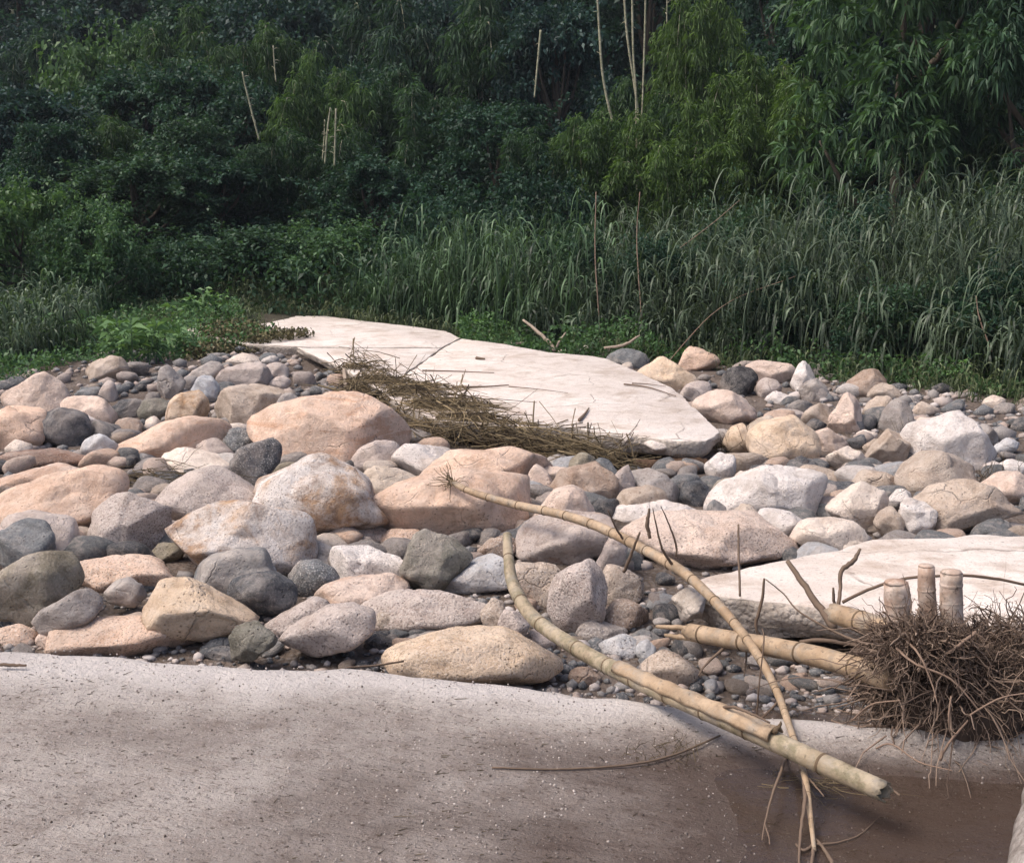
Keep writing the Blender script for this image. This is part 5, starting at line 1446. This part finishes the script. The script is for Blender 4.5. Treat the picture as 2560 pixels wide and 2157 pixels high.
for i, (kind, cx, top, w, Y, colr, label) in enumerate(TREES):
    x = ray(cx, top)[0] * Y; g = float(zg(x, Y)); zt = at(cx, top, Y)[2]
    h = max(1.2, zt - g + .1); ww = w * Y / FPX / 2
    pr = PROTO[kind][i % len(PROTO[kind])]
    jit = 1 + rt.uniform(-.08, .08)
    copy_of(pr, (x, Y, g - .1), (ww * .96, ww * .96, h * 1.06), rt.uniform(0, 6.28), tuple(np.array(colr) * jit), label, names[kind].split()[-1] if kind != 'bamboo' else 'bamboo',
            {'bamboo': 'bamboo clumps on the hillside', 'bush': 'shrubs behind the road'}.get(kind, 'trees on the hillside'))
for l in PROTO.values():
    for p in l:
        for c in list(p.children): bpy.data.objects.remove(c)
        bpy.data.objects.remove(p)

# pale bare culms standing in front of the dark forest
for pts, label in (
    ([(1532, 306, 29, 11), (1518, 250, 29, 11), (1506, 180, 29, 11), (1499, 90, 29, 10), (1492, -40, 29, 9)], 'single pale curved culm, leftmost of the tall bare culms'),
    ([(1600, 420, 29.5, 6), (1597, 300, 29.5, 9), (1584, 200, 29.5, 10), (1568, 90, 29.5, 10), (1558, -40, 29.5, 9)], 'tall bare culm with twig stubs, left of the close pair'),
    ([(1592, 470, 29.3, 7), (1590, 240, 29.3, 9), (1583, 130, 29.3, 9), (1580, -40, 29.3, 9)], 'straight tall bare culm in the middle of the close pair'),
    ([(1592, 480, 29.2, 6), (1604, 300, 29.2, 6), (1610, 150, 29.2, 8), (1615, -40, 29.2, 8)], 'greenish thin culm right of the close pair'),
    ([(1667, 60, 30, 5), (1668, -40, 30, 5)], 'short tip of a bare culm at the top beside the domed bamboo'),
    ([(1336, 245, 31, 6), (1345, 150, 31, 9), (1352, 76, 31, 10)], 'lone broken pale culm in the dark centre of the forest'),
    ([(812, 410, 29, 7), (818, 330, 29, 8), (826, 270, 29, 7)], 'left one of the three short broken culms'),
    ([(836, 415, 29, 8), (838, 340, 29, 8), (840, 272, 29, 8)], 'right one of the three short broken culms'),
    ([(806, 400, 29.1, 5), (810, 350, 29.1, 5), (812, 300, 29.1, 5)], 'faint thin one of the three short broken culms'),
    ([(648, 350, 30, 8), (632, 290, 30, 8), (612, 210, 30, 8), (606, 180, 30, 6)], 'leaning grey-green culm left of the dark bamboo clump'),
    ([(690, 205, 31, 6), (686, 160, 31, 6), (683, 115, 31, 5)], 'short thin culm sticking up beside the rounded bamboo'),
    ):
    o = pole('bamboo_culm', [(x, y, Y, w * .56) for x, y, Y, w in pts], 'culm', None, node_gap=.42, hollow_end=False, sides=8, node_mat='node', node_k=1.12)
    lo = np.array(o.location); rs = np.random.default_rng(len(label))
    for f in np.linspace(.2, .95, 6):
        a = catmull([rest(*q) for q in pts], 11)[int(f * 10)] - lo; d = unit(rs.normal(size=3) + (0, 0, .6)) * rs.uniform(.06, .18)
        V, F = tube(np.array([a, a + d * .5 + (0, 0, .02), a + d]), [.012, .009, .004], 4); mk('side_twig', V, F, M['culm'], o)
    tag(o, label, 'bamboo culm', 'bare bamboo culms in front of the forest')

# undergrowth over the hillside, so that no bare soil shows between the trees
r = np.random.default_rng(5); n = 90000
y = 24.5 + 32 * r.random(n) ** 1.3; x = r.uniform(-.52, .52, n) * y * 1.08
z = zg(x, y) + r.uniform(.0, 1.0, n) ** 1.5 * (1.3 + .5 * fbm(np.stack([x * .5, y * .5, 0 * x], 1), 4, 2))
ax = unit(r.normal(size=(n, 3)) + (0, -.2, .2)); L = r.uniform(.08, .19, n)
V, F, A = leaves(np.stack([x, y, z], 1), ax, L, L * .5, np.clip(r.normal(.35, .2, n), 0, 1), .25)
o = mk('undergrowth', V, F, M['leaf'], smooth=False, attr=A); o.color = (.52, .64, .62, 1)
tag(o, 'dark leafy undergrowth covering the hillside under the trees', 'undergrowth', kind='stuff')

r = np.random.default_rng(15); n = 30000
px = r.uniform(900, 2750, n); fy = np.interp(px, [900, 1250, 1450, 1650, 1900, 2200, 2560, 2800], [24.6, 22.4, 21.2, 20.6, 19.6, 18.1, 16.4, 15.6])
y = fy + 6.5 * r.random(n); x = (px - 1280) / FPX * y
z = zg(x, y) + r.random(n) ** 1.2 * (.8 + .7 * fbm(np.stack([x * .7, y * .7, 0 * x], 1), 14, 2))
ax = unit(r.normal(size=(n, 3)) + (0, -.2, .1)); L = r.uniform(.07, .16, n)
V, F, A = leaves(np.stack([x, y, z], 1), ax, L, L * .55, np.clip(r.normal(.38, .25, n), 0, 1), .25)
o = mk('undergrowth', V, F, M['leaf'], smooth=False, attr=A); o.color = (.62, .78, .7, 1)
tag(o, 'dark leafy vines tangled through the foot of the tall grass', 'undergrowth', kind='stuff')

# ---------------------------------------------------------------- tall reed grass, bank grass, weeds
def reed_stand(clumps, name, label, seed, color, lean=.5, blades=34, wid=.026):
    """clumps: (x, y, height). Upright stems that throw long arching blades."""
    r = np.random.default_rng(seed); mbs = []; N = len(clumps); C = np.array(clumps)
    ns = 5; S = N * ns; st = np.repeat(C, ns, 0)                      # stems
    s0 = np.stack([st[:, 0] + r.normal(0, .15, S), st[:, 1] + r.normal(0, .15, S), 0 * st[:, 0]], 1); s0[:, 2] = zg(s0[:, 0], s0[:, 1])
    hs = st[:, 2] * r.uniform(.6, 1.1, S); az = r.uniform(0, 6.283, S); tilt = np.abs(r.normal(0, .50, S)) * hs
    dv = np.stack([np.cos(az), np.sin(az), 0 * az], 1)
    def on_stem(i, f):
        p = s0[i] + dv[i] * (tilt[i] * f ** 2)[:, None]
        p[:, 2] += hs[i] * (f - .12 * f ** 3 * (tilt[i] / hs[i])); return p
    tt = np.linspace(0, 1, 5); allS = np.arange(S)
    V, F, A = sticks(np.stack([on_stem(allS, np.full(S, q * .95)) for q in tt], 1), .008 * np.clip(hs, .5, 1.4), np.clip(r.normal(.55, .25, S), 0, 1)); mb = MB().add(V, F, A)
    per = max(4, blades // ns); tot = S * per; k = 7
    i = np.repeat(allS, per); f0 = np.clip(np.tile(np.linspace(.18, 1.0, per), S) + r.normal(0, .06, tot), .08, 1.0)
    p0 = on_stem(i, f0)
    plane = np.repeat(r.uniform(0, 6.283, S), per) + np.tile(np.arange(per) % 2, S) * math.pi + r.normal(0, .5, tot)
    out = np.stack([np.cos(plane), np.sin(plane), 0 * plane], 1)
    L = r.uniform(.55, 1.1, tot) * np.clip(hs[i], .35, 2.4) ** .75 * .62
    t_ = np.linspace(0, 1, k)[None]; stiff = r.uniform(.35, 1.0, tot)[:, None]
    rise = L[:, None] * (t_ * .75 * stiff - t_ ** 1.9 * (1.25 - .35 * stiff))
    go = L[:, None] * lean * (1.35 * t_ - .55 * t_ ** 2.2)
    P = p0[:, None] + out[:, None] * go[..., None]; P[..., 2] += rise
    P += np.cumsum(r.normal(0, .008, P.shape), 1)
    side = np.stack([-out[:, 1], out[:, 0], 0 * plane], 1)[:, None]
    nrm = np.cross(np.broadcast_to(side, P.shape), np.gradient(P, axis=1)) + r.normal(0, .02, (tot, 1, 3))
    clump_t = np.repeat(r.normal(.38, .2, N), ns * per)
    V, F, A = strands(P, wid * r.uniform(.6, 1.25, tot), np.clip(clump_t + r.normal(0, .24, tot) + .25 * (f0 - .5), 0, 1), nrm); mb.add(V, F, A)
    o = mb.build(name, M['reed'], smooth=False); o.color = (*color, 1)
    return tag(o, label, 'grass', kind='stuff')

def front_y(px):   # where the vegetation begins, as distance along each photo column
    return np.interp(px, [-300, 0, 200, 430, 700, 1000, 1250, 1450, 1650, 1900, 2200, 2560, 2900], [16.8, 17.2, 19.5, 24.3, 25.3, 23.2, 21.4, 20.2, 19.6, 18.6, 17.1, 15.4, 14.6])
r = np.random.default_rng(66); cl = []
for _ in range(330):
    px = r.uniform(1330, 2800); Y = front_y(px) + .5 + 7.5 * r.random() ** 1.1; x = (px - 1280) / FPX * Y
    hh = np.interp(px, [1330, 1500, 1800, 2200, 2560, 2800], [1.4, 1.7, 1.9, 2.5, 2.2, 2.2]) * (.62 + .75 * (.5 + .5 * math.sin(px * .021 + Y * 1.7) * math.sin(px * .009 + Y))) * r.uniform(.75, 1.15)
    if Y < front_y(px) + 1.2: hh *= .6
    cl.append((x, Y, hh))
reed_stand(cl, 'tall_grass', 'tall grey-green reed grass with drooping blades filling the right bank', 1, (.80, .90, .84), .62, 90, .027)
cl = []
for _ in range(230):
    px = r.uniform(880, 1420); Y = front_y(px) + .5 + 5.5 * r.random(); x = (px - 1280) / FPX * Y
    cl.append((x, Y, np.interp(px, [880, 1100, 1420], [.9, 1.7, 1.9]) * r.uniform(.45, 1.3)))
reed_stand(cl, 'tall_grass', 'fresh green reed grass behind the middle of the road slab', 2, (.68, .95, .70), .45, 50, .030)
cl = []
for _ in range(130):
    px = r.uniform(-120, 210); Y = front_y(px) + .1 + 4.0 * r.random(); x = (px - 1280) / FPX * Y
    cl.append((x, Y, r.uniform(.5, 1.1)))
reed_stand(cl, 'bank_grass', 'bluish bladed grass on the bank at the picture edge', 3, (.9, 1.05, .95), .45, 40)
cl = []
for _ in range(300):
    px = r.uniform(180, 1340); Y = front_y(px) - .2 + 1.9 * r.random(); x = (px - 1280) / FPX * Y
    cl.append((x, Y, r.uniform(.12, .38)))
for _ in range(120):
    px = r.uniform(1340, 2700); Y = front_y(px) - .3 + 1.4 * r.random(); x = (px - 1280) / FPX * Y
    cl.append((x, Y, r.uniform(.2, .55)))
for _ in range(110):
    px = r.uniform(450, 780); Y = r.uniform(22.6, 25.3); cl.append(((px - 1280) / FPX * Y, Y, r.uniform(.08, .22)))
keep_ = [((px - 1280) / FPX * Y, Y, h_) for px, Y, h_ in zip(r.uniform(400, 655, 150), r.uniform(22.4, 26.2, 150), r.uniform(.1, .3, 150))]
for _ in range(170):
    px = r.uniform(380, 860); Y = r.uniform(25.2, 29); cl.append(((px - 1280) / FPX * Y, Y, r.uniform(.3, .7)))
cl = [c for c in cl if free(c[0], c[1])] + keep_
reed_stand(cl, 'verge_grass', 'short verge grass along the edges of road and stones', 4, (1.0, 1.02, .75), .5, 20, .016)

def creeper(pixels, n, name, label, seed, col, hmax, mat='leaf', size=(.05, .11)):
    """Low leafy cover over a patch given by its outline in the photograph."""
    r = np.random.default_rng(seed); W = np.array([on_ground(*p) for p in pixels]); P = []
    lo, hi = W.min(0), W.max(0)
    while len(P) < n:
        m = 4000; x = r.uniform(lo[0], hi[0], m); y = r.uniform(lo[1], hi[1], m)
        k = inside(W, x, y); P += list(zip(x[k], y[k]))
    P = np.array(P[:n]); z = zg(P[:, 0], P[:, 1]) + hmax * r.random(n) ** 1.4 * (.65 + .6 * fbm(np.stack([P[:, 0], P[:, 1], 0 * P[:, 0]], 1) * 1.6, seed, 2))
    over = np.zeros(n, bool)
    for q in FAR_POLYS: over |= inside(q, P[:, 0], P[:, 1])
    z = np.where(over, np.maximum(z, FA + FB * P[:, 1] + .02 + .12 * r.random(n)), z)
    ax = unit(r.normal(size=(n, 3)) + (0, 0, .5)); L = r.uniform(*size, n)
    V, F, A = leaves(np.stack([P[:, 0], P[:, 1], z], 1), ax, L, L * .5, np.clip(r.normal(.45, .25, n), 0, 1), .2)
    o = mk(name, V, F, M[mat], smooth=False, attr=A); o.color = (*col, 1)
    return tag(o, label, 'ground cover', kind='stuff')
creeper([(-60, 985), (60, 960), (190, 905), (330, 915), (470, 900), (620, 878), (690, 868), (660, 850), (620, 832), (600, 782), (380, 772), (100, 780), (-100, 830)], 19000, 'ground_cover',
        'low leafy weeds covering the bank left of the road', 7, (1.15, 1.3, 1.02), .42)
creeper([(470, 905), (640, 885), (745, 872), (790, 862), (700, 852), (640, 836), (600, 802), (520, 830), (440, 880)], 4500, 'dry_ground_cover',
        'brown dying creeper along the bank edge of the road', 8, (1, 1, 1), .16, 'dryleaf')
creeper([(1150, 880), (1400, 905), (1640, 912), (1800, 915), (2000, 942), (2250, 972), (2600, 1010), (2600, 970), (2250, 930), (1800, 890), (1400, 860), (1150, 838)], 16000, 'ground_cover',
        'leafy creeping weeds at the foot of the tall grass', 9, (.9, 1.05, .75), .6)

def weed(px, py, h, label, seed, col):
    """A broad-leaved weed: stalks with long pointed leaves in whorls."""
    r = np.random.default_rng(seed); g = on_ground(px, py); mb = MB(); st = MB()
    for s in range(6):
        b = r.normal(size=3) * (.12, .12, 0); lean = r.normal(size=3) * (.25, .25, 0) * h
        tip = b + lean + (0, 0, h * r.uniform(.65, 1.05))
        st.add(*tube(catmull([b - (0, 0, .05), (b + tip) / 2 + (0, 0, .05), tip], 8), np.linspace(.012, .004, 8), 5))
        m = 16; f = r.uniform(.3, 1, m)[:, None]; P = b * (1 - f) + tip * f
        ax = unit(r.normal(size=(m, 3)) * (1, 1, .3) + (0, 0, .35)); L = r.uniform(.14, .30, m) * (h / .7) ** .5
        mb.add(*leaves(P, ax, L, L * .30, np.clip(r.normal(.65, .2, m), 0, 1), .35))
    root = empty('weed_plant', g); st.build('stem', M['leaf'], root); fo = mb.build('foliage', M['leaf'], root, smooth=False); fo.color = (*col, 1)
    tag(root, label, 'weed', 'broad-leaved weeds on the bank')
LG = (1.4, 1.5, 1.1)
for k, (px, py, h, lab) in enumerate((
    (345, 915, .75, 'bright broad-leaved weed standing above the pale grey angular stone'), (395, 905, .7, 'bright weed just right of the one above the pale grey angular stone'),
    (300, 900, .6, 'bright weed left of the pair above the pale grey angular stone'), (430, 890, .5, 'small bright weed at the right end of the bank weeds'),
    (150, 890, .7, 'tall weed behind the bank grass near the picture edge'), (60, 870, .8, 'tall weed at the picture edge among the bank grass'),
    (230, 870, .6, 'weed halfway between the bank grass and the bright weeds'), (520, 800, .6, 'weed beside the far bend of the road'),
    (460, 815, .55, 'weed left of the one beside the far bend of the road'), (1245, 850, .5, 'pale weed at the far edge of the road slab'),
    (1420, 850, .6, 'long-leaved weed behind the driftwood'), (2350, 960, .5, 'weed at the foot of the tall grass on the gravel strip'), (1190, 838, .45, 'weed tuft on the far edge of the road above the joint'))):
    weed(px, py, h, lab, 300 + k, LG if k < 9 else (1.6, 1.8, 1.2))
for pts, label in (([(1605, 820, 20.5, 5), (1592, 600, 21, 5), (1600, 480, 21, 4)], 'dry upright reed stalk in the tall grass below the pale culms'),
                   ([(1500, 830, 20.5, 6), (1488, 640, 20.8, 6), (1490, 480, 21, 4)], 'grey dead stalk standing in the tall grass left of the dry upright one'),
                   ([(2480, 880, 16.5, 7), (2450, 800, 16.6, 6), (2440, 740, 16.7, 5)], 'pale broken reed stalk leaning in the grass near the picture edge'),
                   ([(1700, 620, 21, 4), (1780, 560, 21, 4), (1850, 500, 21.3, 3)], 'slanting dry stalk across the tall grass below the bright bamboo'),
                   ([(1640, 940, 19, 5), (1800, 770, 19, 4), (1990, 690, 19, 3)], 'long bent stalk lying through the tall grass')):
    twig('reed_stalk', [(x, y, Y, w * .55) for x, y, Y, w in pts], 'rootwood', None, label, 'reed stalk')

# ---------------------------------------------------------------- damp air over the valley
bm = bmesh.new(); bmesh.ops.create_cube(bm, size=1.0)
me = bpy.data.meshes.new('haze'); bm.to_mesh(me); bm.free()
hz = bpy.data.objects.new('haze', me); COL.objects.link(hz)
hz.scale = (900, 520, 42); hz.location = (0, 180, 42 / 2 - 2)
hm = bpy.data.materials.new('damp_air'); hm.use_nodes = True
hm.node_tree.nodes.remove(hm.node_tree.nodes['Principled BSDF'])
pv = hm.node_tree.nodes.new('ShaderNodeVolumePrincipled'); pv.inputs['Color'].default_value = (.80, .88, 1.0, 1); pv.inputs['Density'].default_value = .00045
pv.inputs['Anisotropy'].default_value = .2
hm.node_tree.links.new(pv.outputs[0], hm.node_tree.nodes['Material Output'].inputs['Volume'])
me.materials.append(hm)
tag(hz, 'thin bluish damp air over the valley', 'haze', kind='stuff')
